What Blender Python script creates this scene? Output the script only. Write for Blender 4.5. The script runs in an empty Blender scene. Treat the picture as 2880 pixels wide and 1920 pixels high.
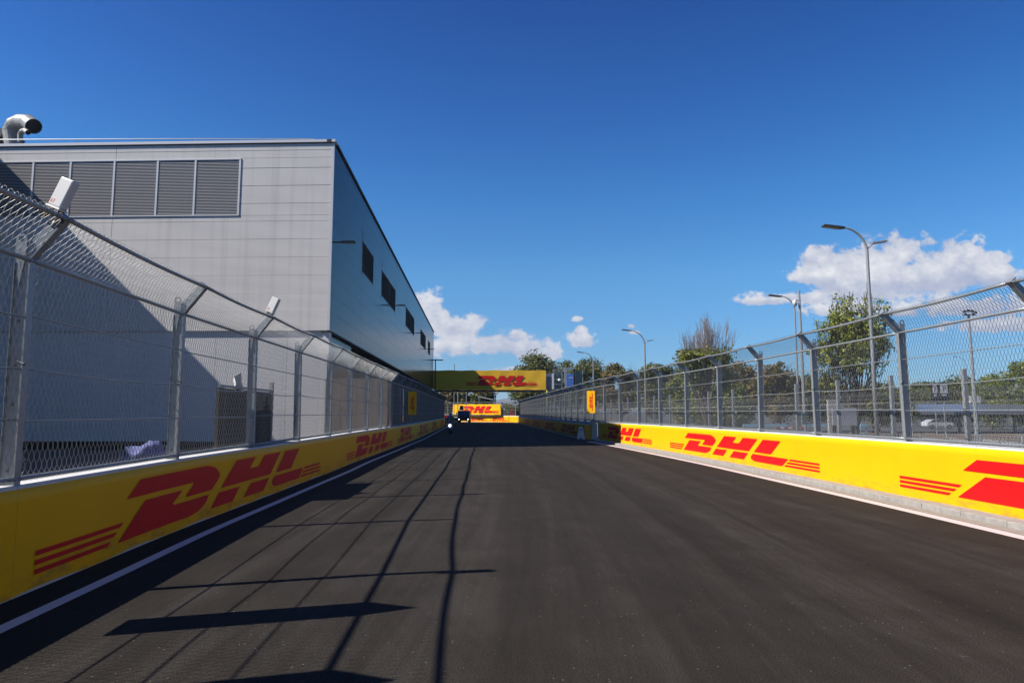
import bpy, bmesh, math, random, bisect
import numpy as np
from mathutils import Vector, Matrix, Euler
from mathutils.geometry import tessellate_polygon
R = math.radians
random.seed(7)
S = bpy.context.scene

# ---------------------------------------------------------------- camera
CAMH = 1.69
cd = bpy.data.cameras.new('camera'); cd.lens = 24; cd.sensor_width = 36
cd.clip_start = 0.05; cd.clip_end = 9000
cam = bpy.data.objects.new('camera', cd); S.collection.objects.link(cam); S.camera = cam
cam.location = (0, 0, CAMH); cam.rotation_euler = (R(90) + math.atan(200 / 1920), 0, 0)

# ---------------------------------------------------------------- light
PHI, ALT = R(16), R(42.9)
sd = Vector((math.cos(PHI) * math.cos(ALT), math.sin(PHI) * math.cos(ALT), -math.sin(ALT)))
sl = bpy.data.lights.new('sun', 'SUN'); sl.energy = 5.0; sl.angle = R(0.5); sl.color = (1, .955, .885)
sun = bpy.data.objects.new('sun', sl); S.collection.objects.link(sun)
sun.rotation_euler = sd.to_track_quat('-Z', 'Y').to_euler(); sun.location = (-60, -20, 60)
S.view_settings.view_transform = 'Standard'; S.view_settings.look = 'None'
S.view_settings.exposure = 0.8; S.view_settings.gamma = 1; S.view_settings.use_curve_mapping = False
SKY_STRENGTH = 0.05

class NT:
    def __init__(s, nt): s.nt = nt; s.n = nt.nodes; s.l = nt.links
    def new(s, t, **k):
        n = s.n.new(t)
        for a, v in k.items():
            if a.startswith('_'): n.inputs[int(a[1:])].default_value = v
            else: setattr(n, a, v)
        return n
    def put(s, sock, v):
        if hasattr(v, 'is_linked'): s.l.new(v, sock)
        else: sock.default_value = v
    def m(s, op, a, b=0, c=0, clamp=False):
        n = s.new('ShaderNodeMath', operation=op, use_clamp=clamp)
        for i, v in enumerate((a, b, c)): s.put(n.inputs[i], v)
        return n.outputs[0]
    def mix(s, f, a, b, bt='MIX'):
        n = s.new('ShaderNodeMix', data_type='RGBA', blend_type=bt)
        s.put(n.inputs[0], f); s.put(n.inputs[6], a); s.put(n.inputs[7], b); return n.outputs[2]
    def ramp(s, f, stops):
        n = s.new('ShaderNodeValToRGB'); s.put(n.inputs[0], f); e = n.color_ramp.elements
        while len(e) < len(stops): e.new(.5)
        for q, (p, c) in zip(e, stops): q.position = p; q.color = c if len(c) == 4 else (*c, 1)
        return n.outputs[0]
    def smooth(s, v, a, b):
        n = s.new('ShaderNodeMapRange', interpolation_type='SMOOTHSTEP'); s.put(n.inputs[0], v)
        n.inputs[1].default_value = a; n.inputs[2].default_value = b; return n.outputs[0]

W = bpy.data.worlds.new('World'); S.world = W; W.use_nodes = True
def make_world():
    t = NT(W.node_tree); t.n.clear()
    out = t.new('ShaderNodeOutputWorld'); bg = t.new('ShaderNodeBackground'); t.l.new(bg.outputs[0], out.inputs[0])
    sky = t.new('ShaderNodeTexSky', sky_type='NISHITA', sun_disc=False, sun_elevation=ALT)
    sky.sun_rotation = math.atan2(-sd.x, -sd.y); sky.altitude = 600; sky.air_density = 1.0; sky.dust_density = 0; sky.ozone_density = 3.0
    g = t.new('ShaderNodeTexCoord').outputs[0]
    sp = t.new('ShaderNodeSeparateXYZ'); t.l.new(g, sp.inputs[0]); x, y, z = sp.outputs
    ys = t.m('MAXIMUM', y, .05); a = t.m('DIVIDE', x, ys); e = t.m('DIVIDE', z, ys)
    # elevation tint: keep the air near the horizon pale blue, the upper sky deep
    skyc = t.ramp(z, [(0, (.50, .80, 1.18)), (.07, (.54, .91, 1.27)), (.194, (.56, 1.15, 1.53)), (.30, (.37, 1.03, 1.58)), (.418, (.22, .79, 1.50)), (.524, (.15, .61, 1.36)), (.85, (.13, .56, 1.28))])
    base = t.mix(1.0, sky.outputs[0], skyc, 'MULTIPLY')
    cv = t.new('ShaderNodeCombineXYZ'); t.put(cv.inputs[0], a); t.put(cv.inputs[1], t.m('MULTIPLY', e, 1.35)); t.put(cv.inputs[2], t.m('MULTIPLY', x, .3))
    def noise(scale, det, off=0, rough=.6):
        mp = t.new('ShaderNodeVectorMath', operation='ADD'); t.l.new(cv.outputs[0], mp.inputs[0]); mp.inputs[1].default_value = (off, off * .7, off * .3)
        n = t.new('ShaderNodeTexNoise'); t.l.new(mp.outputs[0], n.inputs[0]); n.inputs['Scale'].default_value = scale
        n.inputs['Detail'].default_value = det; n.inputs['Roughness'].default_value = rough; return n.outputs[0]
    n1 = noise(7, 10, 0, .64); n2 = noise(26, 9, 3.3, .62); n3 = noise(4.5, 5, 8.1); n4 = noise(60, 6, 1.7)
    nn = t.m('ADD', t.m('MULTIPLY', t.m('SUBTRACT', n1, .5), 2.7), t.m('ADD', t.m('MULTIPLY', t.m('SUBTRACT', n2, .5), 2.1), t.m('MULTIPLY', t.m('SUBTRACT', n4, .5), 1.1)))
    # cloud banks: centre direction, half width, half height (tangent units)
    banks = [(-.115, .138, .052, .046), (-.075, .122, .055, .038), (-.03, .100, .06, .030), (-.10, .095, .08, .022), (.015, .094, .045, .021), (.052, .086, .026, .013), (-.135, .150, .03, .03), (.005, .112, .02, .012),
             (.105, .105, .022, .013), (.103, .118, .010, .010), (.0, .062, .040, .007), (.098, .137, .010, .005), (.175, .127, .010, .006), (.18, .117, .012, .005),
             (.455, .224, .030, .020), (.445, .200, .045, .022), (.52, .190, .10, .044), (.60, .200, .10, .050), (.675, .205, .075, .042), (.72, .200, .028, .026), (.42, .168, .07, .014), (.375, .163, .05, .008),
             (.66, .155, .13, .024), (.74, .128, .13, .013), (.88, .16, .10, .02), (.53, .150, .12, .014)]
    mask = None; ce = None
    for (ca, cz, w, hh) in banks:
        da = t.m('DIVIDE', t.m('SUBTRACT', a, ca), w); de = t.m('DIVIDE', t.m('SUBTRACT', e, cz), hh)
        # flatter base
        de = t.m('MULTIPLY', de, t.m('ADD', 1.0, t.m('MULTIPLY', t.m('LESS_THAN', de, 0), .35)))
        v = t.m('SUBTRACT', 1, t.m('SQRT', t.m('ADD', t.m('MULTIPLY', da, da), t.m('MULTIPLY', de, de))))
        if w < .026 and hh < .012: v = t.m('SUBTRACT', v, .12)
        if ca > .3: v = t.m('ADD', v, .16)
        mask = v if mask is None else t.m('SMOOTH_MAX', mask, v, .25)
        hgt = t.m('MULTIPLY', t.m('MAXIMUM', v, 0), de)
        ce = hgt if ce is None else t.m('ADD', ce, hgt)
    f = t.m('ADD', mask, nn)
    alpha = t.m('MULTIPLY', t.smooth(f, -.02, .42), t.smooth(y, .05, .2))
    alpha = t.m('MULTIPLY', alpha, t.smooth(mask, -.9, -.05))
    lit = t.m('ADD', t.m('ADD', t.m('MULTIPLY', ce, .45), t.m('MULTIPLY', t.m('SUBTRACT', n2, .5), 1.5)), t.m('ADD', t.m('MULTIPLY', t.m('SUBTRACT', n3, .45), 1.2), t.m('MULTIPLY', t.m('SUBTRACT', n4, .5), .7)))
    cc = t.ramp(t.m('ADD', .45, lit, clamp=True), [(0, (4.9, 5.3, 7.0)), (.4, (6.2, 6.5, 7.8)), (.7, (8.3, 8.4, 9.0)), (1, (10.7, 10.6, 10.5))])
    col = t.mix(t.m('MULTIPLY', alpha, .93), base, cc)
    t.l.new(col, bg.inputs[0]); bg.inputs[1].default_value = SKY_STRENGTH
make_world()

# ---------------------------------------------------------------- materials
MATS = {}
def mat(name, c, rough=.6, metal=0, var=0, vs=3.0, bump=0, bs=40, spec=.5, c2=None, emit=None, es=1, stretch=None, rib=None, coat=0, streak=0, grime=0):
    if name in MATS: return MATS[name]
    if not emit and not metal >= .8: c = tuple(v * .60 for v in c); c2 = tuple(v * .60 for v in c2) if c2 else None
    M = bpy.data.materials.new(name); M.use_nodes = True; t = NT(M.node_tree); b = t.n['Principled BSDF']
    b.inputs['Roughness'].default_value = rough; b.inputs['Metallic'].default_value = metal; b.inputs['Specular IOR Level'].default_value = spec
    b.inputs['Coat Weight'].default_value = coat
    if metal > .7 and rough < .3: b.inputs['Specular Tint'].default_value = (.74, .70, .67, 1)
    co = t.new('ShaderNodeTexCoord').outputs['Object']
    def mp(sc):
        n = t.new('ShaderNodeMapping'); t.l.new(co, n.inputs[0]); n.inputs['Scale'].default_value = sc; return n.outputs[0]
    col = (*c, 1)
    if var or c2:
        n = t.new('ShaderNodeTexNoise'); t.l.new(mp(stretch or (1, 1, 1)), n.inputs[0]); n.inputs['Scale'].default_value = vs; n.inputs['Detail'].default_value = 6; n.inputs['Roughness'].default_value = .62
        f = t.smooth(n.outputs[0], .3, .7)
        dark = (*(c2 or tuple(v * (1 - var) for v in c)), 1)
        col = t.mix(f, dark, col)
    if streak:
        n = t.new('ShaderNodeTexNoise'); t.l.new(mp((1.6, 1.6, .06)), n.inputs[0]); n.inputs['Scale'].default_value = 1.7; n.inputs['Detail'].default_value = 7
        col = t.mix(t.m('MULTIPLY', t.smooth(n.outputs[0], .48, .75), streak), col, tuple([v * .45 for v in c] + [1]))
    if grime:      # road dirt splashed over the foot of the banners
        sp = t.new('ShaderNodeSeparateXYZ'); t.l.new(co, sp.inputs[0])
        n = t.new('ShaderNodeTexNoise'); t.l.new(mp((1, 1, 3)), n.inputs[0]); n.inputs['Scale'].default_value = 2.2; n.inputs['Detail'].default_value = 8; n.inputs['Roughness'].default_value = .75
        g = t.m('MULTIPLY', t.m('MULTIPLY', t.smooth(sp.outputs[2], .42, .05), t.smooth(n.outputs[0], .42, .72)), grime)
        n2 = t.new('ShaderNodeTexNoise'); t.l.new(mp((.35, .35, 6)), n2.inputs[0]); n2.inputs['Scale'].default_value = 3; n2.inputs['Detail'].default_value = 6
        g = t.m('ADD', g, t.m('MULTIPLY', t.smooth(n2.outputs[0], .66, .78), .18), clamp=True)
        col = t.mix(g, col, (.10, .075, .05, 1))
    t.put(b.inputs['Base Color'], col)
    h = None
    if bump:
        n = t.new('ShaderNodeTexNoise'); t.l.new(mp((1, 1, 1)), n.inputs[0]); n.inputs['Scale'].default_value = bs; n.inputs['Detail'].default_value = 4
        h = t.m('MULTIPLY', n.outputs[0], bump)
    if rib:
        sp = t.new('ShaderNodeSeparateXYZ'); t.l.new(co, sp.inputs[0])
        w = t.m('SINE', t.m('MULTIPLY', sp.outputs[2], 2 * math.pi / rib[0])); w = t.m('MULTIPLY', t.smooth(w, -.4, .6), rib[1])
        h = w if h is None else t.m('ADD', h, w)
    if h is not None:
        bn = t.new('ShaderNodeBump'); bn.inputs['Distance'].default_value = .02; bn.inputs['Strength'].default_value = 1; t.put(bn.inputs['Height'], h); t.l.new(bn.outputs[0], b.inputs['Normal'])
    if emit:
        b.inputs['Emission Color'].default_value = (*emit, 1); b.inputs['Emission Strength'].default_value = es
    MATS[name] = M; return M
M = {}
M['yellow'] = mat('yellow_vinyl', (1.28, .64, .004), .5, var=.04, vs=1.2, bump=.05, bs=1.6, spec=.12, grime=.55)
M['yellow_mat'] = mat('yellow_mesh_cloth', (1.15, .66, .008), .7, var=.06, vs=1.0)
M['red'] = mat('red_print', (.90, .010, .012), .5, var=.04, spec=.2)
M['conc'] = mat('concrete', (.55, .53, .50), .85, var=.22, vs=6, bump=.3, bs=60)
M['white_conc'] = mat('white_painted_concrete', (.88, .87, .85), .8, var=.10, vs=5)
M['kerb'] = mat('kerb_concrete', (.50, .47, .43), .9, var=.25, vs=7, bump=.4, bs=50)
M['gutter'] = mat('gutter_concrete', (.50, .43, .36), .95, var=.3, vs=22, bump=.8, bs=45)
M['paint'] = mat('white_road_paint', (.92, .80, .79), .6, var=.07, vs=9)
M['zinc'] = mat('galvanised_steel', (.46, .50, .52), .45, .35, var=.22, vs=14)
M['zinc_d'] = mat('galvanised_wire', (.33, .34, .35), .45, .7, var=.2, vs=30)
M['bolt'] = mat('dark_bolt', (.06, .06, .065), .5, .5)
M['panel_f'] = mat('ribbed_light_cladding', (.95, .915, .88), .6, .0, spec=.15, var=.06, vs=.35, stretch=(.4, .4, 1), rib=(.052, .62), streak=.2)
M['panel_s'] = mat('smooth_glossy_cladding', (.055, .055, .056), .17, .9, var=.10, vs=.5, streak=.5)  # same paint as the ribbed front, base darkened to match the shaded side
M['panel_l'] = mat('lower_white_cladding', (.86, .84, .83), .5, .0, var=.06, vs=.5)
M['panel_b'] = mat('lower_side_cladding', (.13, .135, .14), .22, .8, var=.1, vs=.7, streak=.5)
M['trim'] = mat('aluminium_trim', (.82, .81, .82), .45, .1)
M['seam'] = mat('dark_joint', (.045, .047, .05), .8)
M['joint'] = mat('grey_joint', (.20, .20, .21), .8)
M['slat'] = mat('louvre_slat', (.95, .93, .93), .4, .3)
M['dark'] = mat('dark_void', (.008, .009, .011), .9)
M['black'] = mat('black_plastic', (.012, .012, .014), .5)
M['col'] = mat('grey_column_paint', (.28, .28, .29), .7)
M['duct'] = mat('duct_sheet_metal', (.44, .43, .40), .55, .3, var=.35, vs=4)
M['white'] = mat('white_plastic', (.80, .80, .79), .4, bump=.02)
M['glass'] = mat('dark_glass', (.02, .025, .03), .06, 0, spec=.8)
M['pane'] = mat('tinted_lift_glass', (.09, .11, .12), .15, .2)
M['blue'] = mat('blue_panel', (.10, .28, .85), .45, var=.1)
M['bag'] = mat('blue_woven_bag', (.15, .18, .44), .8, var=.35, vs=9, bump=1.0, bs=9)
M['verge'] = mat('dusty_ground', (.13, .112, .095), .95, c2=(.09, .078, .068), vs=.2, bump=.5, bs=12)
M['board'] = mat('dark_brown_board', (.050, .040, .028), .85, var=.4, vs=2, stretch=(1, 6, .4))
M['mesh_tone'] = mat('sunlit_mesh_brown', (.27, .205, .165), .85, var=.5, vs=1.6)
M['lampgrey'] = mat('lamp_pole_paint', (.42, .44, .45), .45, .3)
M['lamphead'] = mat('lamp_head_dark', (.07, .07, .07), .5)
M['lens'] = mat('lamp_lens', (.45, .42, .33), .3)
M['bark'] = mat('bark', (.10, .075, .055), .9, var=.4, vs=8)
M['twig'] = mat('bare_twig', (.34, .27, .24), .9)
M['solar'] = mat('solar_roof', (.22, .24, .32), .25, .3, var=.15)
M['hill'] = mat('scrub_hillside', (.13, .12, .10), .95, var=.35, vs=.012)
M['neon'] = mat('yellow_green_wrap', (.62, .70, .10), .6)
M['orange'] = mat('orange_vinyl', (.82, .36, .012), .45)
M['green'] = mat('green_sign', (.01, .27, .17), .5)
M['skyblue'] = mat('light_blue_board', (.30, .58, .75), .6)
M['truck'] = mat('dark_grey_truck_paint', (.05, .06, .07), .35, .3)
M['scoot'] = mat('silver_blue_scooter_paint', (.26, .29, .42), .35, .3)
M['skin'] = mat('skin', (.42, .26, .19), .6)
M['shirt'] = mat('blue_shirt', (.10, .18, .42), .85)
M['vest'] = mat('yellow_green_vest', (.35, .62, .06), .8)
M['trouser'] = mat('dark_trousers', (.015, .016, .022), .9)
M['helmet'] = mat('blue_helmet', (.15, .22, .48), .3)
M['rubber'] = mat('rubber', (.015, .015, .015), .85)
M['lit'] = mat('lit_headlight', (1, 1, 1), .3, emit=(1, .97, .92), es=5)
M['car'] = mat('white_car_paint', (.78, .78, .78), .25, coat=.5)
M['kgreen'] = mat('cable_yellow', (.75, .45, .02), .5)
M['redcar'] = mat('red_paint', (.55, .02, .02), .4)

def leafmat(name, a, b, c, bright=1):
    Mx = bpy.data.materials.new(name); Mx.use_nodes = True; t = NT(Mx.node_tree); bs = t.n['Principled BSDF']
    co = t.new('ShaderNodeTexCoord').outputs['Object']
    n = t.new('ShaderNodeTexNoise'); t.l.new(co, n.inputs[0]); n.inputs['Scale'].default_value = .9; n.inputs['Detail'].default_value = 3
    w = t.new('ShaderNodeTexNoise'); t.l.new(co, w.inputs[0]); w.inputs['Scale'].default_value = 9; w.inputs['Detail'].default_value = 1
    f = t.m('ADD', t.m('MULTIPLY', n.outputs[0], .6), t.m('MULTIPLY', w.outputs[0], .4))
    a, b, c = (tuple(v * .85 for v in q) for q in (a, b, c)); t.put(bs.inputs['Base Color'], t.ramp(f, [(.38, a), (.5, b), (.62, c)]))
    bs.inputs['Roughness'].default_value = .55; bs.inputs['Specular IOR Level'].default_value = .35
    tr = t.new('ShaderNodeBsdfTranslucent'); t.put(tr.inputs[0], t.ramp(f, [(.38, tuple(v * 1.3 for v in a)), (.5, tuple(v * 1.3 for v in b)), (.62, tuple(v * 1.3 for v in c))]))
    mx = t.new('ShaderNodeMixShader'); mx.inputs[0].default_value = .28; t.l.new(bs.outputs[0], mx.inputs[1]); t.l.new(tr.outputs[0], mx.inputs[2])
    t.l.new(mx.outputs[0], t.n['Material Output'].inputs[0]); MATS[name] = Mx; return Mx
M['leaf_yg'] = leafmat('yellow_green_leaves', (.075, .11, .022), (.15, .18, .03), (.26, .25, .04))
M['leaf_dk'] = leafmat('dark_autumn_leaves', (.034, .052, .013), (.10, .12, .02), (.23, .18, .035))
M['leaf_rd'] = leafmat('reddish_autumn_leaves', (.045, .055, .015), (.14, .12, .028), (.28, .15, .04))
M['leaf_sp'] = leafmat('light_green_leaves', (.10, .13, .025), (.22, .26, .045), (.42, .42, .08))

def asphalt():
    Mx = bpy.data.materials.new('asphalt'); Mx.use_nodes = True; t = NT(Mx.node_tree); b = t.n['Principled BSDF']
    co = t.new('ShaderNodeTexCoord').outputs['Object']
    def nz(sc, mapping=(1, 1, 1), det=5, rough=.6):
        mp = t.new('ShaderNodeMapping'); t.l.new(co, mp.inputs[0]); mp.inputs['Scale'].default_value = mapping
        n = t.new('ShaderNodeTexNoise'); t.l.new(mp.outputs[0], n.inputs[0]); n.inputs['Scale'].default_value = sc; n.inputs['Detail'].default_value = det; n.inputs['Roughness'].default_value = rough; return n.outputs[0]
    fine = nz(80, det=3, rough=.8); mid = nz(1.1); lane = nz(1.0, (1.6, .035, 1), 7, .7); lane2 = nz(.5, (5.5, .05, 1), 4); trans = nz(1.0, (.5, 9, 1), 3)
    # faint curved tyre tracks swinging across the lane
    spx = t.new('ShaderNodeSeparateXYZ'); t.l.new(co, spx.inputs[0])
    def ring(cx, cy, sc, seed):
        dx = t.m('SUBTRACT', spx.outputs[0], cx); dy = t.m('SUBTRACT', spx.outputs[1], cy); rad = t.m('SQRT', t.m('ADD', t.m('MULTIPLY', dx, dx), t.m('MULTIPLY', dy, dy)))
        cb = t.new('ShaderNodeCombineXYZ'); t.put(cb.inputs[0], t.m('MULTIPLY', rad, sc)); cb.inputs[1].default_value = seed; t.put(cb.inputs[2], t.m('MULTIPLY', spx.outputs[1], .03))
        n = t.new('ShaderNodeTexNoise'); t.l.new(cb.outputs[0], n.inputs[0]); n.inputs['Scale'].default_value = 1; n.inputs['Detail'].default_value = 5; n.inputs['Roughness'].default_value = .75; return n.outputs[0]
    r1 = ring(-95, 14, 2.6, 1.5); r2 = ring(60, 30, 3.4, 7.7)
    f = t.m('ADD', t.m('ADD', t.m('MULTIPLY', lane, .30), t.m('MULTIPLY', r1, .26)), t.m('ADD', t.m('MULTIPLY', r2, .12), t.m('ADD', t.m('MULTIPLY', lane2, .14), t.m('MULTIPLY', mid, .18))))
    c = t.ramp(f, [(.40, (.0165, .0138, .0110)), (.5, (.0245, .0205, .0168)), (.59, (.037, .032, .027))])
    c = t.mix(t.m('MULTIPLY', t.smooth(fine, .32, .70), 1.0), t.mix(1, c, (.40, .40, .40, 1), 'MULTIPLY'), t.mix(1, c, (1.75, 1.73, 1.70, 1), 'MULTIPLY'))
    vo = t.new('ShaderNodeTexVoronoi'); t.l.new(co, vo.inputs[0]); vo.inputs['Scale'].default_value = 34
    sc = t.new('ShaderNodeSeparateColor'); t.l.new(vo.outputs['Color'], sc.inputs[0])
    chip = t.m('MULTIPLY', t.m('GREATER_THAN', sc.outputs[0], .975), t.m('LESS_THAN', vo.outputs['Distance'], .22))
    c = t.mix(chip, c, (.13, .12, .10, 1)); t.put(b.inputs['Base Color'], c)
    b.inputs['Roughness'].default_value = .9; b.inputs['Specular IOR Level'].default_value = .10
    bn = t.new('ShaderNodeBump'); bn.inputs['Distance'].default_value = .006; bn.inputs['Strength'].default_value = .9
    t.put(bn.inputs['Height'], t.m('ADD', fine, t.m('MULTIPLY', trans, .8))); t.l.new(bn.outputs[0], b.inputs['Normal']); return Mx
M['asphalt'] = asphalt()
M['soil'] = mat('sandy_soil', (.29, .22, .165), .95, c2=(.20, .15, .115), vs=.25, bump=.6, bs=12)
M['lot'] = mat('car_park_asphalt', (.11, .105, .10), .9, var=.3, vs=.6)

# ---------------------------------------------------------------- helpers
def wloc(o):
    v = Vector((0, 0, 0))
    while o is not None: v = v + o.location; o = o.parent
    return v
def tag(o, label=None, cat=None, group=None, kind=None):
    for k, v in (('label', label), ('category', cat), ('group', group), ('kind', kind)):
        if v: o[k] = v
    return o
def thing(name, loc, label=None, cat=None, group=None, kind=None):
    o = bpy.data.objects.new(name, None); o.empty_display_size = .2; S.collection.objects.link(o); o.location = loc
    return tag(o, label, cat, group, kind)
def link(name, me, parent=None, loc=None, rot=None):
    o = bpy.data.objects.new(name, me); S.collection.objects.link(o)
    if parent: o.parent = parent
    if loc is not None: o.location = loc
    if rot is not None: o.rotation_euler = rot
    return o
class MB:
    """collects shapes (world coordinates) and links them as one mesh"""
    def __init__(s): s.v = []; s.f = []; s.mi = []; s.c = 0
    def add(s, vs, fs, mi=None):
        n = len(s.v); s.v += [tuple(p) for p in vs]; s.f += [tuple(i + n for i in f) for f in fs]; s.mi += [s.c if mi is None else mi] * len(fs); return s
    def box(s, c, d, rot=None, piv=None):
        x, y, z = (q / 2 for q in d); vs = [Vector((a * x, b * y, e * z)) for a in (-1, 1) for b in (-1, 1) for e in (-1, 1)]
        if rot is not None:
            m = rot if isinstance(rot, Matrix) else Euler(rot).to_matrix(); vs = [m @ p for p in vs]
        return s.add([p + Vector(c) for p in vs], [(0, 1, 3, 2), (4, 6, 7, 5), (0, 4, 5, 1), (2, 3, 7, 6), (0, 2, 6, 4), (1, 5, 7, 3)])
    def bb(s, a, b): return s.box([(p + q) / 2 for p, q in zip(a, b)], [abs(q - p) for p, q in zip(a, b)])
    def tube(s, pts, r, n=6, cap=True):
        pts = [Vector(p) for p in pts]; rs = r if isinstance(r, (list, tuple)) else [r] * len(pts)
        vs = []; prev = None
        for i, p in enumerate(pts):
            d = (pts[min(i + 1, len(pts) - 1)] - pts[max(i - 1, 0)]).normalized()
            if prev is None: u = d.orthogonal().normalized()
            else: u = (prev - d * prev.dot(d)).normalized()
            prev = u; w = d.cross(u)
            vs += [p + (u * math.cos(2 * math.pi * k / n) + w * math.sin(2 * math.pi * k / n)) * rs[i] for k in range(n)]
        fs = [(i * n + k, i * n + (k + 1) % n, (i + 1) * n + (k + 1) % n, (i + 1) * n + k) for i in range(len(pts) - 1) for k in range(n)]
        if cap: fs += [tuple(range(n))[::-1], tuple((len(pts) - 1) * n + k for k in range(n))]
        return s.add(vs, fs)
    def prism(s, poly, off):
        """extrude a 3-d polygon by vector off"""
        n = len(poly); off = Vector(off); a = [Vector(p) for p in poly]; vs = a + [p + off for p in a]
        return s.add(vs, [tuple(range(n))[::-1], tuple(range(n, 2 * n))] + [(i, (i + 1) % n, n + (i + 1) % n, n + i) for i in range(n)])
    def sphere(s, c, r, n=10, m=7, sc=(1, 1, 1)):
        vs = []; c = Vector(c)
        for j in range(m + 1):
            th = math.pi * j / m
            for i in range(n):
                ph = 2 * math.pi * i / n; vs.append(c + Vector((math.sin(th) * math.cos(ph) * r * sc[0], math.sin(th) * math.sin(ph) * r * sc[1], math.cos(th) * r * sc[2])))
        fs = [(j * n + i, (j + 1) * n + i, (j + 1) * n + (i + 1) % n, j * n + (i + 1) % n) for j in range(m) for i in range(n)]
        return s.add(vs, fs)
    def mesh(s, name, mats, base=Vector((0, 0, 0)), smooth=False):
        me = bpy.data.meshes.new(name); b = Vector(base)
        me.from_pydata([(p[0] - b.x, p[1] - b.y, p[2] - b.z) for p in s.v], [], s.f)
        for m in (mats if isinstance(mats, (list, tuple)) else [mats]): me.materials.append(m)
        if any(s.mi): me.polygons.foreach_set('material_index', s.mi)
        bm = bmesh.new(); bm.from_mesh(me); bmesh.ops.recalc_face_normals(bm, faces=bm.faces); bm.to_mesh(me); bm.free()
        if smooth: me.polygons.foreach_set('use_smooth', [True] * len(me.polygons))
        me.update(); return me
    def build(s, name, m, parent=None, smooth=False, kind=None, bevel=0):
        base = wloc(parent) if parent else Vector((0, 0, 0))
        o = link(name, s.mesh(name, m, base, smooth), parent)
        if bevel:
            bv = o.modifiers.new('b', 'BEVEL'); bv.width = bevel; bv.segments = 2; bv.limit_method = 'ANGLE'
        if kind: o['kind'] = kind
        return o
def top(mb, name, m, loc, label, cat, group=None, kind=None, smooth=False, bevel=0):
    """a thing that is a single mesh; verts in world coordinates, origin at loc"""
    o = link(name, mb.mesh(name, m, Vector(loc), smooth), None, loc)
    if bevel:
        bv = o.modifiers.new('b', 'BEVEL'); bv.width = bevel; bv.segments = 2; bv.limit_method = 'ANGLE'
    return tag(o, label, cat, group, kind)
def copy_tree(o, parent=None):
    c = o.copy(); S.collection.objects.link(c); c.parent = parent
    for ch in list(o.children): copy_tree(ch, c)
    return c
def textmesh(txt, size, M3, m, name, parent):
    """flat lettering; M3 maps text plane (x right, y up) into the world"""
    cu = bpy.data.curves.new(name, 'FONT'); cu.body = txt; cu.size = size; cu.align_x = 'CENTER'; cu.align_y = 'CENTER'; cu.resolution_u = 2
    o = bpy.data.objects.new(name, cu); S.collection.objects.link(o)
    dg = bpy.context.evaluated_depsgraph_get(); me = bpy.data.meshes.new_from_object(o.evaluated_get(dg))
    bpy.data.objects.remove(o); me.transform(Matrix.Translation(-wloc(parent)) @ M3); me.materials.clear(); me.materials.append(m)
    return link(name, me, parent)
class Path:
    def __init__(s, pts, step=0.25):
        P = [(2 * pts[0][0] - pts[1][0], 2 * pts[0][1] - pts[1][1])] + pts + [(2 * pts[-1][0] - pts[-2][0], 2 * pts[-1][1] - pts[-2][1])]
        o = []
        for i in range(1, len(P) - 2):
            p0, p1, p2, p3 = P[i - 1:i + 3]; n = max(2, int(math.dist(p1, p2) / step))
            for k in range(n):
                t = k / n; o.append(tuple(.5 * (2 * b + (c - a) * t + (2 * a - 5 * b + 4 * c - d) * t * t + (3 * b - a - 3 * c + d) * t ** 3) for a, b, c, d in zip(p0, p1, p2, p3)))
        o.append(P[-2]); s.p = o; s.s = [0]
        for a, b in zip(o, o[1:]): s.s.append(s.s[-1] + math.dist(a, b))
        s.L = s.s[-1]
    def at(s, q, off=0):
        i = min(max(bisect.bisect(s.s, q) - 1, 0), len(s.p) - 2)
        a, b = s.p[i], s.p[i + 1]; d = s.s[i + 1] - s.s[i]; t = (q - s.s[i]) / d
        dx, dy = (b[0] - a[0]) / d, (b[1] - a[1]) / d
        return (a[0] + (b[0] - a[0]) * t + dy * off, a[1] + (b[1] - a[1]) * t - dx * off)
    def v(s, q, off, z): x, y = s.at(q, off); return (x, y, z)
    def sy(s, y):
        for i in range(len(s.p) - 1):
            if s.p[i][1] <= y <= s.p[i + 1][1]: return s.s[i] + (y - s.p[i][1]) / (s.p[i + 1][1] - s.p[i][1]) * (s.s[i + 1] - s.s[i])
        return s.L
def strip(path, q0, q1, o0, o1, z0, z1, step=.5, mb=None):
    """ribbon between (o0,z0) and (o1,z1) along the path"""
    mb = mb or MB(); n = max(1, int(math.ceil((q1 - q0) / step))); vs = []
    for i in range(n + 1):
        q = q0 + (q1 - q0) * i / n; vs += [path.v(q, o0, z0), path.v(q, o1, z1)]
    mb.add(vs, [(2 * i, 2 * i + 2, 2 * i + 3, 2 * i + 1) for i in range(n)]); return mb
def pbox(path, q0, q1, o0, o1, z0, z1, step=.6, mb=None):
    """box section swept along the path"""
    mb = mb or MB(); n = max(1, int(math.ceil((q1 - q0) / step))); vs = []
    for i in range(n + 1):
        q = q0 + (q1 - q0) * i / n; vs += [path.v(q, o0, z0), path.v(q, o1, z0), path.v(q, o1, z1), path.v(q, o0, z1)]
    fs = [(4 * i + k, 4 * i + (k + 1) % 4, 4 * i + 4 + (k + 1) % 4, 4 * i + 4 + k) for i in range(n) for k in range(4)] + [(3, 2, 1, 0), tuple(4 * n + k for k in range(4))]
    return mb.add(vs, fs)

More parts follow.
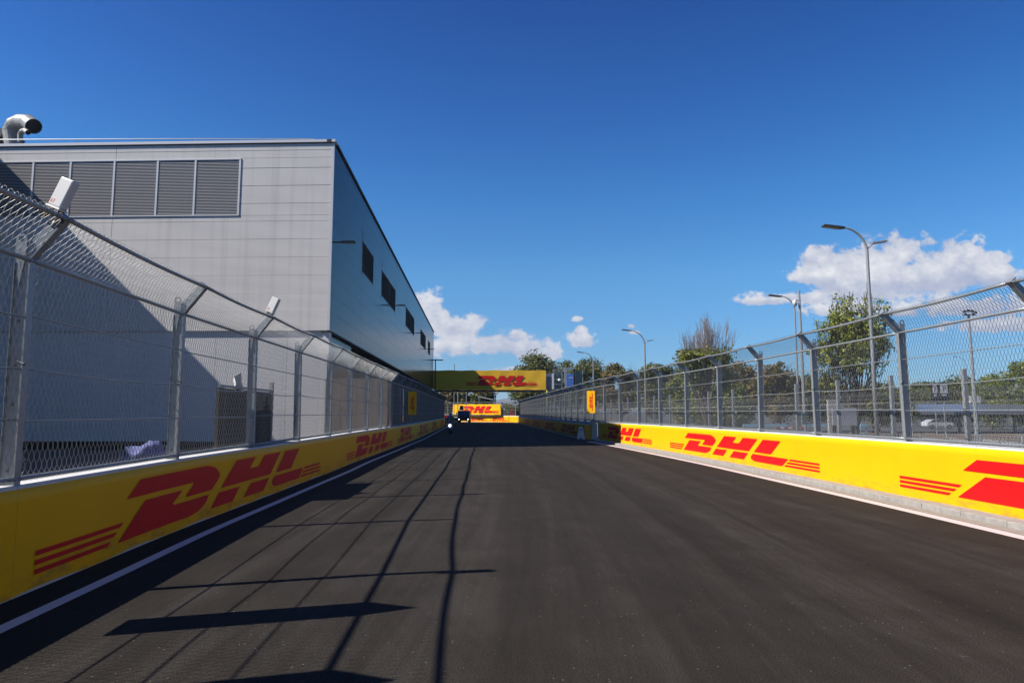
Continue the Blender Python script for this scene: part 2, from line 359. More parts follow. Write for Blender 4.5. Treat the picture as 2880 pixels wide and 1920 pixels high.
# ---------------------------------------------------------------- alignments
LPTS = [(-4.18, -2), (-4.36, 3), (-4.57, 6.6), (-4.82, 10), (-4.95, 13.3), (-5.08, 16.5), (-5.2, 19.9), (-5.42, 24), (-5.62, 30), (-5.85, 36), (-6.2, 45), (-6.85, 57), (-7.6, 70), (-8.5, 86), (-9.6, 97), (-12, 112), (-16, 125)]
RPTS = [(7.98, -2), (7.83, 4), (7.63, 10.5), (7.5, 14), (7.28, 18), (7.1, 21.5), (6.88, 24.5), (6.56, 28), (6.17, 32), (5.68, 36.5), (5.17, 40.7)]
FPTS = [(4.98, 43.6), (4.5, 52), (3.6, 68), (2.4, 90), (1.3, 112), (.98, 119)]
BPTS = [(.95, 119.3), (-3, 123), (-9, 128), (-18, 133), (-30, 137)]
LP, RP, FP, BP = Path(LPTS), Path(RPTS), Path(FPTS), Path(BPTS)
RF = Path(RPTS + FPTS)          # the right fence runs on over the gap in the wall

# ---------------------------------------------------------------- ground, road
def ground_z(x, y):
    t = min(max((x - 11) / 9, 0), 1); return -.04 - .75 * t * t * (3 - 2 * t)
def ground():
    xs = [-3000, -800, -200, -60, -30, -12, 0, 8] + [9 + i for i in range(14)] + [30, 60, 200, 800, 3000]
    ys = [-300, -60, -10, 0, 10, 20, 40, 60, 90, 130, 200, 400, 900, 2000, 4500]
    vs = [(x, y, ground_z(x, y)) for y in ys for x in xs]; n = len(xs)
    mb = MB().add(vs, [(j * n + i, j * n + i + 1, (j + 1) * n + i + 1, (j + 1) * n + i) for j in range(len(ys) - 1) for i in range(n - 1)])
    mb.build('ground', M['verge'], smooth=True, kind='structure')
    def sheet(name, xs, ys, dz, m): 
        n = len(xs); MB().add([(x, y, ground_z(x, y) + dz) for y in ys for x in xs], [(j * n + i, j * n + i + 1, (j + 1) * n + i + 1, (j + 1) * n + i) for j in range(len(ys) - 1) for i in range(n - 1)]).build(name, m, smooth=True, kind='structure')
    sheet('car_park', [22, 30, 60, 200], [20, 40, 60, 90, 130, 200], .006, M['lot'])
    sheet('pavement', [8] + [9 + i for i in range(14)], [-10, 0, 10, 20, 40, 60, 90, 130], .006, M['soil'])
    sheet('footpath', [30, 60, 200], [60, 90], .012, M['soil'])
    MB().add([(-4.9, -6, -.03), (-4.9, 12, -.03), (-5.6, 31.5, -.03), (-8.6, 31.5, -.03), (-14, 12, -.03), (-14, -6, -.03)], [(0, 1, 2, 3, 4, 5)]).build('verge', M['soil'], kind='structure')
    # race track surface
    rows = []
    for y in [-8, -2] + [2 * i for i in range(0, 56)] + [112]:
        yy = max(y, -2); l = LP.at(LP.sy(yy))[0]; r = RP.at(RP.sy(yy))[0] - .35 if yy < 40.6 else RF.at(RF.sy(yy))[0] + (.3 if yy > 43.6 else -.1)
        rows.append([(l - .25 + (r + .25 - l) * k / 6, y, 0) for k in range(7)])
    for k in range(1, 11):
        y = 112 + k * 3; l = LP.at(LP.sy(min(y, 124)))[0] - .25; r = 1.9 - max(0, (y - 120)) * .15
        rows.append([(l - (k * 3 if k > 3 else 0) + (r + k * 0 - l) * j / 6, y, 0) for j in range(7)])
    vs = [p for r in rows for p in r]
    MB().add(vs, [(j * 7 + i, j * 7 + i + 1, j * 7 + i + 8, j * 7 + i + 7) for j in range(len(rows) - 1) for i in range(6)]).build('road', M['asphalt'], kind='structure')
    strip(LP, 0, LP.sy(104), .42, .56, .004, .004).build('edge_line', M['paint'], kind='structure')
    strip(RP, 0, RP.L, -.60, -.83, .004, .004).build('edge_line', M['paint'], kind='structure')
    strip(FP, -.2, FP.L, -.34, -.47, .004, .004).build('edge_line', M['paint'], kind='structure')
    strip(BP, 0, BP.L, -.3, -.42, .005, .005).build('edge_line', M['paint'], kind='structure')
    pbox(RP, 0, RP.L, -.57, -.35, -.02, .012).build('gutter', M['gutter'], kind='structure')
    k = thing('kerb', (*RP.at(6), 0), kind='structure')
    q = .3
    while q < RP.L - .1:
        e = min(q + 1.0, RP.L) - .012; j = random.uniform(-.004, .004)
        pbox(RP, q, e, -.352 + j, .1, -.02, .108 + j, 1).build('kerb_stone', M['kerb'], k, bevel=.012); q += 1.0
    # hills on the horizon
    xs = np.linspace(-900, 900, 61); vs = []
    for j, (dy, hh) in enumerate([(0, 0), (120, .35), (260, .75), (420, 1.0), (700, .3)]):
        for x in xs:
            h = 54 + 10 * math.sin(x / 170 + 1.0) + 5 * math.sin(x / 61) + 3 * math.sin(x / 23 + j)
            vs.append((x, 2300 + dy + 20 * math.sin(x / 90 + j), -5 + h * hh))
    MB().add(vs, [(j * 61 + i, j * 61 + i + 1, j * 61 + i + 62, j * 61 + i + 61) for j in range(4) for i in range(60)]).build('hills', M['hill'], smooth=True, kind='structure')
ground()

# ---------------------------------------------------------------- lettering logo (u, v in letter heights)
def arc(cx, cy, rx, ry, a0, a1, n=6): return [(cx + rx * math.cos(R(a0 + (a1 - a0) * i / n)), cy + ry * math.sin(R(a0 + (a1 - a0) * i / n))) for i in range(n + 1)]
LOGO = [
    [(.10, .70), (.31, 1.0)] + arc(1.62, .66, .37, .34, 90, 10, 6) + [(1.92, .60), (1.78, .43), (1.22, .43)] + [(1.20, .46), (1.36, .66), (1.33, .70)],
    [(0, 0), (.41, .60), (1.12, .60), (.93, .38), (.95, .345), (1.73, .345)] + arc(1.25, .36, .46, .36, -10, -88, 6),
    [(2.03, .41), (2.44, 1), (3.05, 1), (2.855, .72), (3.175, .72), (3.37, 1), (4.03, 1), (3.62, .41)],
    [(1.77, 0), (1.98, .32), (2.56, .32), (2.36, 0)], [(2.69, 0), (2.91, .32), (3.59, .32), (3.37, 0)],
    [(3.85, .41), (4.26, 1), (4.95, 1), (4.55, .41)],
    [(4.97, 0), (5.2, .32), (3.80, .32)] + arc(3.92, .15, .22, .15, 150, 265, 4),
]
for i, v0 in enumerate((.255, .13, .005)):
    LOGO.append([(-.98, v0), (.02 - .085 * i, v0), (.07 - .085 * i, v0 + .07), (-.98, v0 + .07)])
    LOGO.append([(5.22 - .085 * i, v0), (6.18, v0), (6.18, v0 + .07), (5.27 - .085 * i, v0 + .07)])
def logo(fn, name, m, parent, slices=24):
    """fn(u, v) -> world point; the print follows whatever it is stuck on"""
    bm = bmesh.new()
    for poly in LOGO: bm.faces.new([bm.verts.new((u, v, 0)) for u, v in poly])
    bmesh.ops.triangulate(bm, faces=bm.faces[:])
    for i in range(1, slices):
        u = -.98 + 7.16 * i / slices
        bmesh.ops.bisect_plane(bm, geom=bm.verts[:] + bm.edges[:] + bm.faces[:], plane_co=(u, 0, 0), plane_no=(1, 0, 0))
    b = wloc(parent)
    for v in bm.verts: v.co = Vector(fn(v.co.x, v.co.y)) - b
    me = bpy.data.meshes.new(name); bm.to_mesh(me); bm.free(); me.materials.append(m)
    return link(name, me, parent)

# ---------------------------------------------------------------- barriers
ZL, ZR = 1.02, 1.14
BAY = 3.3
def vinyl(path, q0, q1, side, z0, z1, parent, matl, wav=.010, label=None):
    """slightly rumpled banner panel wrapped on the face, side=+1 track on the right"""
    nq = 12; nz = 8; vs = []; ph = random.uniform(0, 6)
    g = .0012
    for j in range(nz + 1):
        for i in range(nq + 1):
            q = q0 + g + (q1 - q0 - 2 * g) * i / nq; z = z0 + (z1 - z0) * j / nz
            e = min(i, nq - i) / nq * 2 * min(1, .35 + (1 - j / nz))
            o = side * (.012 + wav * e * .35 * (math.sin(q * 2.1 + ph) * math.sin(z * 5 + ph) + .4 * math.sin(q * 6.3)))
            zz = z + (.012 * math.sin(q * 3.3 + ph) if j == 0 else 0)
            vs.append(path.v(q, o, zz))
    n = nq + 1; fs = [(j * n + i, j * n + i + 1, (j + 1) * n + i + 1, (j + 1) * n + i) for j in range(nz) for i in range(nq)]
    # folded over the top edge
    b = len(vs); vs += [path.v(q0 + g + (q1 - q0 - 2 * g) * i / nq, -side * .035, z1 + .004) for i in range(nq + 1)]
    fs += [(nz * n + i, nz * n + i + 1, b + i + 1, b + i) for i in range(nq)]
    return MB().add(vs, fs).build('banner_panel', matl, parent, smooth=True)
def barrier(path, side, q0, q1, zt, zb, zban, parent, thick=.42, first=0.0, cap='white_conc', ban='yellow'):
    q = q0 + first
    while q < q1 - .3:
        e = min(q + BAY, q1)
        pbox(path, q + .006, e - .006, 0, -side * thick, max(zb - .12, -.03), zt, .9).build('concrete_block', M[cap], parent, bevel=.008)
        vinyl(path, q, e, side, zb, zban, parent, M[ban]); q += BAY
sL = LP.sy(6.46)
bl = thing('concrete_barrier', (*LP.at(sL), 0), 'long low wall left of the track, its yellow banner in shade', 'barrier')
barrier(LP, 1, sL - 2 * BAY - .06, LP.sy(118), ZL, .02, ZL - .035, bl)
for D0, ux in ((10.34, 1.64), (25.7, 1.50), (37.9, 1.05), (48.5, 1.5), (63, 1.5), (78, 1.5)):
    logo(lambda u, v: LP.v(D0 - .02 + u * ux, .022, .15 + v * .70), 'logo_print', M['red'], bl)
br = thing('concrete_barrier', (*RP.at(12), 0), 'sunlit bright yellow bannered wall on the right of the track, standing on the kerb', 'barrier')
barrier(RP, -1, .1, RP.L, ZR, .10, ZR - .03, br)
for D0, ux in ((41.0, 1.30), (28.8, 1.66), (13.8, 1.66)):
    logo(lambda u, v: RP.v(D0 - u * ux, -.022, .27 + v * .655), 'logo_print', M['red'], br)
bf = thing('concrete_barrier', (*FP.at(1), 0), 'far right wall beyond the gap, shaded dull yellow banner below white top', 'barrier')
barrier(FP, -1, 0, FP.L, ZR - .02, .02, .93, bf)
for D0 in (14, 27, 42, 57): logo(lambda u, v: FP.v(D0 - u * 1.5, -.022, .14 + v * .62), 'logo_print', M['red'], bf, 12)
MB().box((4.83, 43.56, .47), (.46, .06, .90)).build('end_panel', M['orange'], bf)
bb = thing('concrete_barrier', (*BP.at(8), 0), 'yellow bannered wall crossing the far end of the track in full sun', 'barrier')
barrier(BP, -1, 0, BP.L - 2, 1.14, .02, 1.05, bb)
for D0, ux in ((6.2, .62), (11.5, .66), (17.2, .7)): logo(lambda u, v: BP.v(D0 - u * ux, -.022, .2 + v * .6), 'logo_print', M['red'], bb, 8)
# concrete end of the near right wall and the white beam that carries the fence over the gap
g = thing('gap_frame', (5.3, 42.1, 0), 'white steel beam bridging the dark gap in the right wall', 'beam')
MB().prism([(5.14, 40.78, 1.10), (5.62, 40.85, 1.10), (5.44, 43.5, 1.10), (4.95, 43.5, 1.10)], (0, 0, .07)).build('beam', M['white_conc'], g)
MB().bb((5.36, 40.76, 0), (5.66, 40.84, 1.09)).build('end_plate', M['white_conc'], g)
MB().bb((5.42, 43.2, 0), (5.62, 43.4, 1.09)).build('support', M['conc'], g)

# ---------------------------------------------------------------- catch fence
def post_mesh(zb, ze, zt, lean):
    m = MB(); H = ze - zb
    m.bb((-.145, -.006, 0), (-.008, .006, H))              # web
    m.bb((-.008, -.046, 0), (.004, .046, H + .01))          # front flange
    m.bb((-.150, -.030, 0), (-.1455, .030, H - .02))        # back flange
    m.bb((-.20, -.085, -.016), (.03, .085, 0))              # foot plate
    d = Vector((lean, 0, zt - ze)); L = d.length; d.normalize(); n = Vector((-d.z, 0, d.x))
    e = Vector((-.004, 0, H)); t = e + d * L
    m.prism([e + Vector((-.05, .006, .0)), e + Vector((-.02, .006, 0)), t + Vector((0, .006, 0)), t + n * .105 + Vector((0, .006, 0)), e + n * .13 + d * .07 + Vector((0, .006, 0))], (0, -.012, 0))
    a = [e + Vector((0, -.046, 0)), t + Vector((0, -.046, 0)), t - n * .011 + Vector((0, -.046, 0)), e - n * .011 + Vector((0, -.046, 0))]
    m.prism(a, (0, .092, 0))
    m.box(t + n * .04 + d * .012, (.016, .11, .12), Matrix(((d.x, 0, n.x), (0, 1, 0), (d.z, 0, n.z))))
    m.c = 1
    for z in (.06, .13, H * .35, H * .52, H * .72, H - .12):
        m.tube([(-.085, -.02, z), (-.085, .02, z)], .011, 6)
    m.tube([(-.06, -.014, H * .52 + .04), (.02, -.05, H * .52 + .01)], .012, 6)
    return m.mesh('post', [M['zinc'], M['bolt']])
def plate_mesh(ze, zb):
    m = MB(); H = ze - zb; n = 20; c = Vector((-.10, 0, H + .20)); ro, ri = .050, .028
    vs = []; 
    for y in (-.012, -.024):
        for k in range(n):
            a = 2 * math.pi * k / n; x, z = math.cos(a), math.sin(a)
            if z < 0:
                s_ = min(ro / max(abs(x), 1e-6), .46 / max(abs(z), 1e-6)); ox, oz = x * s_, z * s_
            else: ox, oz = x * ro, z * ro
            vs += [(c.x + ox, y, c.z + oz), (c.x + x * ri, y, c.z + z * ri)]
    fs = []
    for k in range(n):
        a, b = 2 * k, 2 * ((k + 1) % n); fs += [(a, b, b + 1, a + 1), (2 * n + a, 2 * n + a + 1, 2 * n + b + 1, 2 * n + b), (a, 2 * n + a, 2 * n + b, b), (a + 1, b + 1, 2 * n + b + 1, 2 * n + a + 1)]
    m.add(vs, fs); return m.mesh('lifting_plate', M['zinc'])
def wire_mesh(L, zb, ze, zt, lean):
    """chain link: zigzag wires hooked into each other, plus loops round the rails"""
    w = .039; hz = .0875; r = .0026; m = MB(); N = int(L / w); w = L / N; H = ze - zb - .07; n = int(H / hz); hz = H / n
    dl = math.hypot(lean, zt - ze); n2 = int(dl / hz); rng = random.Random(3)
    for i in range(N):
        pts = []
        for j in range(n + 1):
            y = (i + ((j + i) % 2) * 1.10 - .05) * w; bow = .022 * math.sin(math.pi * y / L) * math.sin(math.pi * j / n)
            pts.append((-.012 - bow + (.003 if (j + i) % 2 else -.003), y, .07 + j * hz))
        for j in range(1, n2 + 1):
            t = j / n2; k = n + j; y = (i + ((k + i) % 2) * 1.10 - .05) * w
            pts.append((lean * t - .012 - .03 * math.sin(math.pi * t) * (.4 + .6 * math.sin(math.pi * y / L)) + (.003 if (k + i) % 2 else -.003), y, ze - zb + (zt - ze) * t))
        m.tube(pts, r, 4, False)
        if i % 2: continue
        for (cx, cz) in ((-.012, .055), (lean - .012, zt - zb)):
            y = (i + .5) * w; m.tube([(cx + .031 * math.cos(a), y + .004 * a, cz + .031 * math.sin(a)) for a in (0, 1.05, 2.1, 3.14, 4.2, 5.25, 6.28)], r, 3, False)
    # lacing wire where two rolls of mesh meet
    y0 = L * .54; m.tube([(-.02, y0 + (.05 if k % 2 else -.04) + rng.uniform(-.015, .015), .08 + k * .066) for k in range(int(H / .066))], .0018, 3, False)
    m.tube([(-.03, .10 + (.045 if k % 2 else -.035) + rng.uniform(-.02, .02), .08 + k * .05) for k in range(int(H / .05))], .0022, 3, False)
    return m.mesh('wire_mesh', M['zinc_d'], smooth=True)
def rail_mesh(L, r, sag=0):
    return MB().tube([(0, L * k / 8, -sag * math.sin(math.pi * k / 8)) for k in range(9)], r, 10).mesh('rail', M['zinc'], smooth=True)
def fence(parent, path, side, q0, q1, zb, ze, zt, lean, off=.05, bay=BAY, jump=None):
    base = wloc(parent); pm = post_mesh(zb, ze, zt, lean); lm = plate_mesh(ze, zb); wm = wire_mesh(bay, zb, ze, zt, lean)
    rm = rail_mesh(bay - .02, .023); em = rail_mesh(bay - .02, .024, .028); cm = rail_mesh(bay, .0085, .0); cs = rail_mesh(bay, .0085, .035)
    q = q0; i = 0
    while q < q1:
        step = bay + (jump[1] if jump and i == jump[0] else 0)
        a = Vector(path.v(q, -side * off, zb)); b = Vector(path.v(q + step, -side * off, zb)); d = (b - a); L = d.length / bay
        ang = math.atan2(d.y, d.x)
        # local frame: +x to the track, +y along the fence
        rz = ang - math.pi / 2
        def M4(sx=1): return Matrix.Translation(a - base) @ Matrix.Rotation(rz, 4, 'Z') @ Matrix.Diagonal((side, sx, 1, 1))
        o = link('post', pm, parent); o.matrix_local = M4() @ Euler((random.uniform(-.006, .006), random.uniform(-.012, .012), random.uniform(-.02, .02))).to_matrix().to_4x4()
        p = link('lifting_plate', lm, o)
        o = link('wire_mesh', wm, parent); o.matrix_local = M4(L)
        for (x, z, mm, nm) in ((-.012, .055, rm, 'bottom_rail'), (-.012, ze - zb - .01, rm, 'top_rail'), (lean - .012, zt - zb, em, 'edge_rail'), (-.02, .60, cm, 'cable'), (-.02, 1.08, cs, 'cable'), (-.02, 1.58, cm, 'cable')):
            o = link(nm, mm, parent); o.matrix_local = M4(L) @ Matrix.Translation((x, .01, z + (random.uniform(-.012, .012) if nm == 'cable' else 0)))
        q += step; i += 1
fl = thing('catch_fence', (*LP.at(sL, -.1), ZL), 'tall chain link fence on the left wall with steel posts leaning over the track', 'fence')
fence(fl, LP, 1, sL - 2 * BAY, LP.sy(112), ZL, 3.155, 3.555, .31, jump=(2, .32))
fr = thing('catch_fence', (*RP.at(12, .1), ZR), 'tall sunlit chain link fence along the right wall with posts leaning over the track', 'fence')
q13 = RF.sy(13.2)
fence(fr, RF, -1, q13 - 3 * BAY + .1, RF.sy(114), ZR, 3.25, 3.61, .31, jump=(3, .2))
fb = thing('catch_fence', (*BP.at(8, .1), 1.1), 'chain link fence closing the far end of the track above the yellow wall', 'fence')
fence(fb, BP, -1, .5, BP.L - 4, 1.14, 3.3, 3.6, .31)

# upright folded sign boards on the fence (three sided, print on the face towards oncoming traffic)
def fence_sign(path, side, q, z0, z1, label, zoff=.02):
    a = Vector(path.v(q - .21, side * .0, z0)); b = Vector(path.v(q + .21, side * .0, z0)); c = Vector(path.v(q, side * .46, z0))
    t = thing('sign_board', (*path.at(q), z0), label, 'sign', 'upright sign boards on the fences')
    MB().prism([a, b, c], (0, 0, z1 - z0)).build('board', M['yellow'], t)
    f0, f1 = (a, c) if side > 0 else (c, a)       # left and right edge as seen from the camera
    ex = (f1 - f0); w = ex.length; ex.normalize(); nrm = ex.cross(Vector((0, 0, 1))); nrm = nrm if nrm.y < 0 else -nrm
    H = w * .42; ln = (z1 - z0) * .78; s = ln / 7.16; zc = z0 + (z1 - z0) * .11
    logo(lambda u, v: f0 + ex * (w * .73 - v * H) + Vector((0, 0, zc - z0 + (u + .98) * s)) + nrm * .004, 'logo_print', M['red'], t, 2)
    return t
fence_sign(LP, 1, LP.sy(39.6), 1.56, 2.90, 'yellow upright sign with sideways red letters on the left fence, in the building shadow')
fence_sign(RF, -1, RF.sy(42.1), 1.66, 3.02, 'yellow upright sign with sideways red letters on the right fence above the wall gap')
fence_sign(LP, 1, LP.sy(5.22), 1.30, 3.10, 'yellow upright sign on the left fence nearest the camera before the first full post')
fence_sign(LP, 1, LP.sy(3.6), 1.30, 3.10, 'yellow upright sign low on the left fence beside the camera')

# white sensor boxes on the fence arms
def sensor(q, z, label, txt, yaw=.25, sc=1.0):
    x, y = LP.at(q, .22); t = thing('sensor_box', (x, y, z), label, 'sensor box', 'sensor boxes on the left fence')
    Mx = Matrix.Translation((x, y, z + .24)) @ Matrix.Rotation(R(23), 4, 'Y') @ Matrix.Rotation(-yaw, 4, 'Z')
    Ms = Matrix.Diagonal((sc, sc, sc, 1))
    def tf(m): m.v = [tuple(Mx @ (Vector(p) * sc)) for p in m.v]; return m
    tf(MB().box((0, 0, .02), (.145, .075, .26))).build('housing', M['white'], t, bevel=.014)
    tf(MB().box((0, 0, -.118), (.160, .088, .016))).build('lid_rim', M['white'], t, bevel=.004)
    tf(MB().box((-.03, 0, -.15), (.03, .04, .06)).box((.045, -.01, -.14), (.05, .05, .035)).tube([(-.05, 0, -.12), (-.06, 0, -.19), (-.10, 0, -.24)], .010, 6)).build('connector', M['black'], t)
    tf(MB().tube([(-.035, -.03, -.13), (-.045, -.035, -.17), (-.06, -.02, -.22)], .006, 6)).build('cable', M['kgreen'], t)
    b = MB().tube([(x + .02, y, z + .10), (x - .03, y, z + .03), (x - .06, y - .02, z - .04)], .016, 6).box((x - .04, y, z + .0), (.10, .05, .05)).tube([(x - .01, y - .03, z + .06), (x + .03, y - .05, z - .02), (x - .02, y - .06, z - .10), (x - .10, y - .05, z - .04)], .006, 5)
    b.build('clamp', M['black'], t)
    T = Mx @ Ms @ Matrix.Translation((-.035, -.0385, -.07)) @ Matrix.Rotation(R(90), 4, 'X')
    textmesh(txt, .05, T, M['red'], 'number_print', t)
sensor(sL - .06, 3.53, 'white tilted box marked 67 on top of the nearest left fence post', '67', sc=1.15)
sensor(sL + .32 + 2 * BAY, 3.55, 'smaller looking white box on the left fence in front of the building corner', '60', sc=1.15)

# ---------------------------------------------------------------- main building
A0 = Vector((-8.63, 32.0, 0)); B0 = Vector((-12.8, 111.0, 0)); SD = (B0 - A0).normalized(); SN = Vector((SD.y, -SD.x, 0))   # side wall direction / outward
FD = Vector((-1, .035, 0)).normalized(); FN = Vector((-FD.y, FD.x, 0)); FN = FN if FN.y < 0 else -FN
ZB, RH = 5.57, .881
ZTOP = 14.85
def PS(u, o, z): p = A0 + SD * u + SN * o; return (p.x, p.y, z)
def PF(u, o, z): p = A0 + FD * u + FN * o; return (p.x, p.y, z)
def slab(fn, u0, u1, o0, o1, z0, z1, mb=None):
    mb = mb or MB(); return mb.prism([fn(u0, o0, z0), fn(u1, o0, z0), fn(u1, o1, z0), fn(u0, o1, z0)], (0, 0, z1 - z0))
bd = thing('industrial_building', (A0.x, A0.y, 0), 'large silver clad building on the left with louvred bands and a recessed ground floor', 'building')
SL = 79.1
# body behind the cladding
c0 = Vector(PS(.08, -.08, 0)); 
def corner(o): return A0 + SD * (o / 1.0) - SN * o
body = MB()
pa = A0 + (SD - SN) * .06; pb = Vector(PS(SL, -.06, 0)); pf = Vector(PF(17.5, -.06, 0)); pg = pf + SD * (SL); pa.z = pb.z = pf.z = pg.z = ZB + .02
body.prism([pa, pb, pg, pf], (0, 0, ZTOP - ZB - .12)); body.build('wall', M['joint'], bd)
slab(PF, -.02, 17.5, .0, -.5, ZB - .02, ZB + .012).build('base_trim', M['trim'], bd)
slab(PS, .0, SL, .03, -.4, ZB - .10, ZB - .02).build('base_trim', M['seam'], bd)
# cladding panels: front (ribbed) with the louvre opening left free
cols_f = [(0.12, 4.55), (4.55, 10.8), (10.8, 17.5)]
rows = [ZB + RH * i for i in range(11)] + [ZTOP - .1]
def panel(fn, u0, u1, z0, z1, m, o=.0, th=.06, g=.007):
    gu = .018 if fn is PS else .01
    slab(fn, u0 + gu, u1 - gu, o, o - th, z0 + g, z1 - g).build('cladding_panel', m, bd)
for i in range(11):
    z0, z1 = rows[i], rows[i + 1]
    for k, (u0, u1) in enumerate(((.12, 10.8), (10.8, 17.5))):
        z0 = rows[i]
        if z1 <= 11.16 + .6 and z0 < 10.5: panel(PF, u0, u1, z0, min(z1, 11.14), M['panel_f'])
        elif z0 > 13.9: panel(PF, u0, u1, z0, z1, M['panel_f'])
        else:
            if z0 < 11.14 < z1: panel(PF, u0, u1, z0, 11.14, M['panel_f']); z0 = 11.14
            if k == 0 and z0 < 13.95: panel(PF, .12, 4.55, z0, min(z1, 14.0) if z1 > 13.9 else z1, M['panel_f'])
            if z1 > 14.0: panel(PF, u0, u1, 14.0, z1, M['panel_f'])
slab(PF, -.012, .125, .012, -.06, ZB, ZTOP - .1).build('corner_trim', M['trim'], bd)
# louvre band
lf = MB(); 
mull = [4.6, 6.8, 8.68, 10.84, 13.04, 14.92, 17.1]
for u in mull: slab(PF, u - .045, u + .045, .03, -.1, 11.17, 13.97, lf)
slab(PF, 4.56, 17.5, .035, -.1, 13.935, 14.0, lf); slab(PF, 4.56, 17.5, .035, -.1, 11.14, 11.20, lf)
lf.build('louvre_frame', M['trim'], bd)
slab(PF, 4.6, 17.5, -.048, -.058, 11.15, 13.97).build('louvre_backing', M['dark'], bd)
for u0, u1 in zip(mull, mull[1:]):
    sm = MB(); n = 36
    for j in range(n):
        z = 11.22 + (13.92 - 11.22) * (j + .5) / n
        a, b, c, d = PF(u0 + .047, .012, z - .010), PF(u1 - .047, .012, z - .010), PF(u1 - .047, -.02, z + .010), PF(u0 + .047, -.02, z + .010)
        sm.prism([a, b, c, d], (0, 0, .014))
    sm.build('louvre_slats', M['slat'], bd, kind='stuff')
# side wall
su = [0.0, 8.6, 17.15, 25.85, 34.6, 43.8, 52.6, 61.4, 70.3, 79.1]
wins = [(8.75, 13.1), (17.3, 25.75), (34.7, 43.7), (52.7, 61.3), (66.2, 70.2)]
WZ0, WZ1 = 10.24, 12.07
for k in range(9):
    for i in range(11):
        z0, z1 = rows[i], rows[i + 1]; u0, u1 = su[k], su[k + 1]
        cuts = [w for w in wins if w[0] < u1 and w[1] > u0]
        if cuts and z1 > WZ0 and z0 < WZ1:
            w = cuts[0]
            if w[0] - u0 > .5: panel(PS, u0, w[0] - .02, z0, z1, M['panel_s'])
            if u1 - w[1] > .5: panel(PS, w[1] + .02, u1, z0, z1, M['panel_s'])
            if z0 < WZ0: panel(PS, max(u0, w[0] - .02), min(u1, w[1] + .02), z0, WZ0 - .02, M['panel_s'])
            if z1 > WZ1: panel(PS, max(u0, w[0] - .02), min(u1, w[1] + .02), WZ1 + .02, z1, M['panel_s'])
        else: panel(PS, u0, u1, z0, z1, M['panel_s'])
for (w0, w1) in wins:
    wf = MB(); n = 2 if w1 - w0 > 6 else 1
    for u in [w0 + (w1 - w0) * j / n for j in range(n + 1)]: slab(PS, u - .03, u + .03, .02, -.06, WZ0, WZ1, wf)
    slab(PS, w0, w1, .02, -.06, WZ1 - .03, WZ1 + .02, wf); slab(PS, w0, w1, .02, -.06, WZ0 - .02, WZ0 + .03, wf)
    win = wf.build('window', M['col'], bd)
    slab(PS, w0 + .03, w1 - .03, -.045, -.055, WZ0, WZ1).build('dark_opening', M['dark'], win)
    sm = MB()
    for j in range(26):
        z = WZ0 + .05 + (WZ1 - WZ0 - .1) * (j + .5) / 26; sm.prism([PS(w0 + .04, .008, z - .012), PS(w1 - .04, .008, z - .012), PS(w1 - .04, -.03, z + .012), PS(w0 + .04, -.03, z + .012)], (0, 0, .006))
    sm.build('louvre_slats', M['black'], win, kind='stuff')
# coping
cp = MB(); slab(PF, -.07, 17.5, .07, -.35, ZTOP - .1, ZTOP + .03, cp); cp.build('coping', M['trim'], bd)
slab(PF, -.02, 17.5, .02, .002, ZTOP - .155, ZTOP - .1).build('drip_edge', M['seam'], bd)
slab(PS, -.06, SL, .07, -.35, ZTOP - .098, ZTOP + .028).build('coping', M['seam'], bd)
# ground floor, set back
lw = []; u = .3
while u < 17:
    e = min(u + 1.72, 17.4)
    slab(PF, u + .006, e - .006, -.11, -.17, .35, ZB - .03).build('lower_panel', M['panel_l'], bd); u += 1.72
slab(PF, .28, 17.5, -.18, -.6, -.1, ZB - .03).build('lower_wall', M['seam'], bd)
slab(PF, .31, 17.5, -.13, -.175, -.1, .34).build('plinth', M['black'], bd)
slab(PF, .02, .30, -.08, -.42, .0, ZB - .03).build('corner_column', M['panel_l'], bd)
for i in range(4): slab(PS, .4 + i * 1.56, .4 + (i + 1) * 1.56 - .012, -.16, -.22, 0, ZB - .11).build('lower_side_panel', M['panel_b'], bd)
slab(PS, .4, 6.62, -.23, -.6, -.1, ZB - .11).build('lower_wall', M['seam'], bd)
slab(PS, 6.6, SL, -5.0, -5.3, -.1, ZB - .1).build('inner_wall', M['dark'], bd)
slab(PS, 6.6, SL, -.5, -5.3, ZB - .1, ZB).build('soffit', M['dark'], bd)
u = 11.0
while u < SL: slab(PS, u - .17, u + .17, -.75, -1.1, -.1, ZB - .1).build('column', M['col'], bd); u += 4.2
# roof edge rail
rl = MB(); rl.tube([PF(1.1, -.3, ZTOP + .20), PF(8, -.3, ZTOP + .31), PF(17.4, -.3, ZTOP + .40)], .026, 8)
for u in (4.15, 7.05, 10.0, 13.0, 16.0):
    for s_ in (-.16, .16): rl.tube([PF(u, -.3, ZTOP + .20 + .011 * u), PF(u + s_, -.35, ZTOP - .05)], .010, 4)
rl.build('roof_rail', M['lampgrey'], bd)
# lamps sticking out of the side wall
for i, u in enumerate((.42, 24.2, 44.0, 63.5)):
    t = thing('wall_lamp', PS(u, 0, 9.9 if i == 0 else 10.55), ['flat lamp on a bracket near the building corner, largest of the row', 'flat lamp on the side wall under the second louvred opening', 'flat lamp on the side wall under the third louvred opening', 'flat lamp on the side wall under the fourth louvred opening'][i], 'lamp', 'lamps along the building side wall')
    z = t.location.z
    slab(PS, u - .03, u + .03, .45, .0, z - .03, z + .03).build('bracket', M['black'], t)
    slab(PS, u - .17, u + .17, 1.05, .38, z - .02, z + .05).build('lamp_head', M['lamphead'], t)
    slab(PS, u - .14, u + .14, 1.0, .42, z - .026, z - .021).build('lens', M['lens'], t)
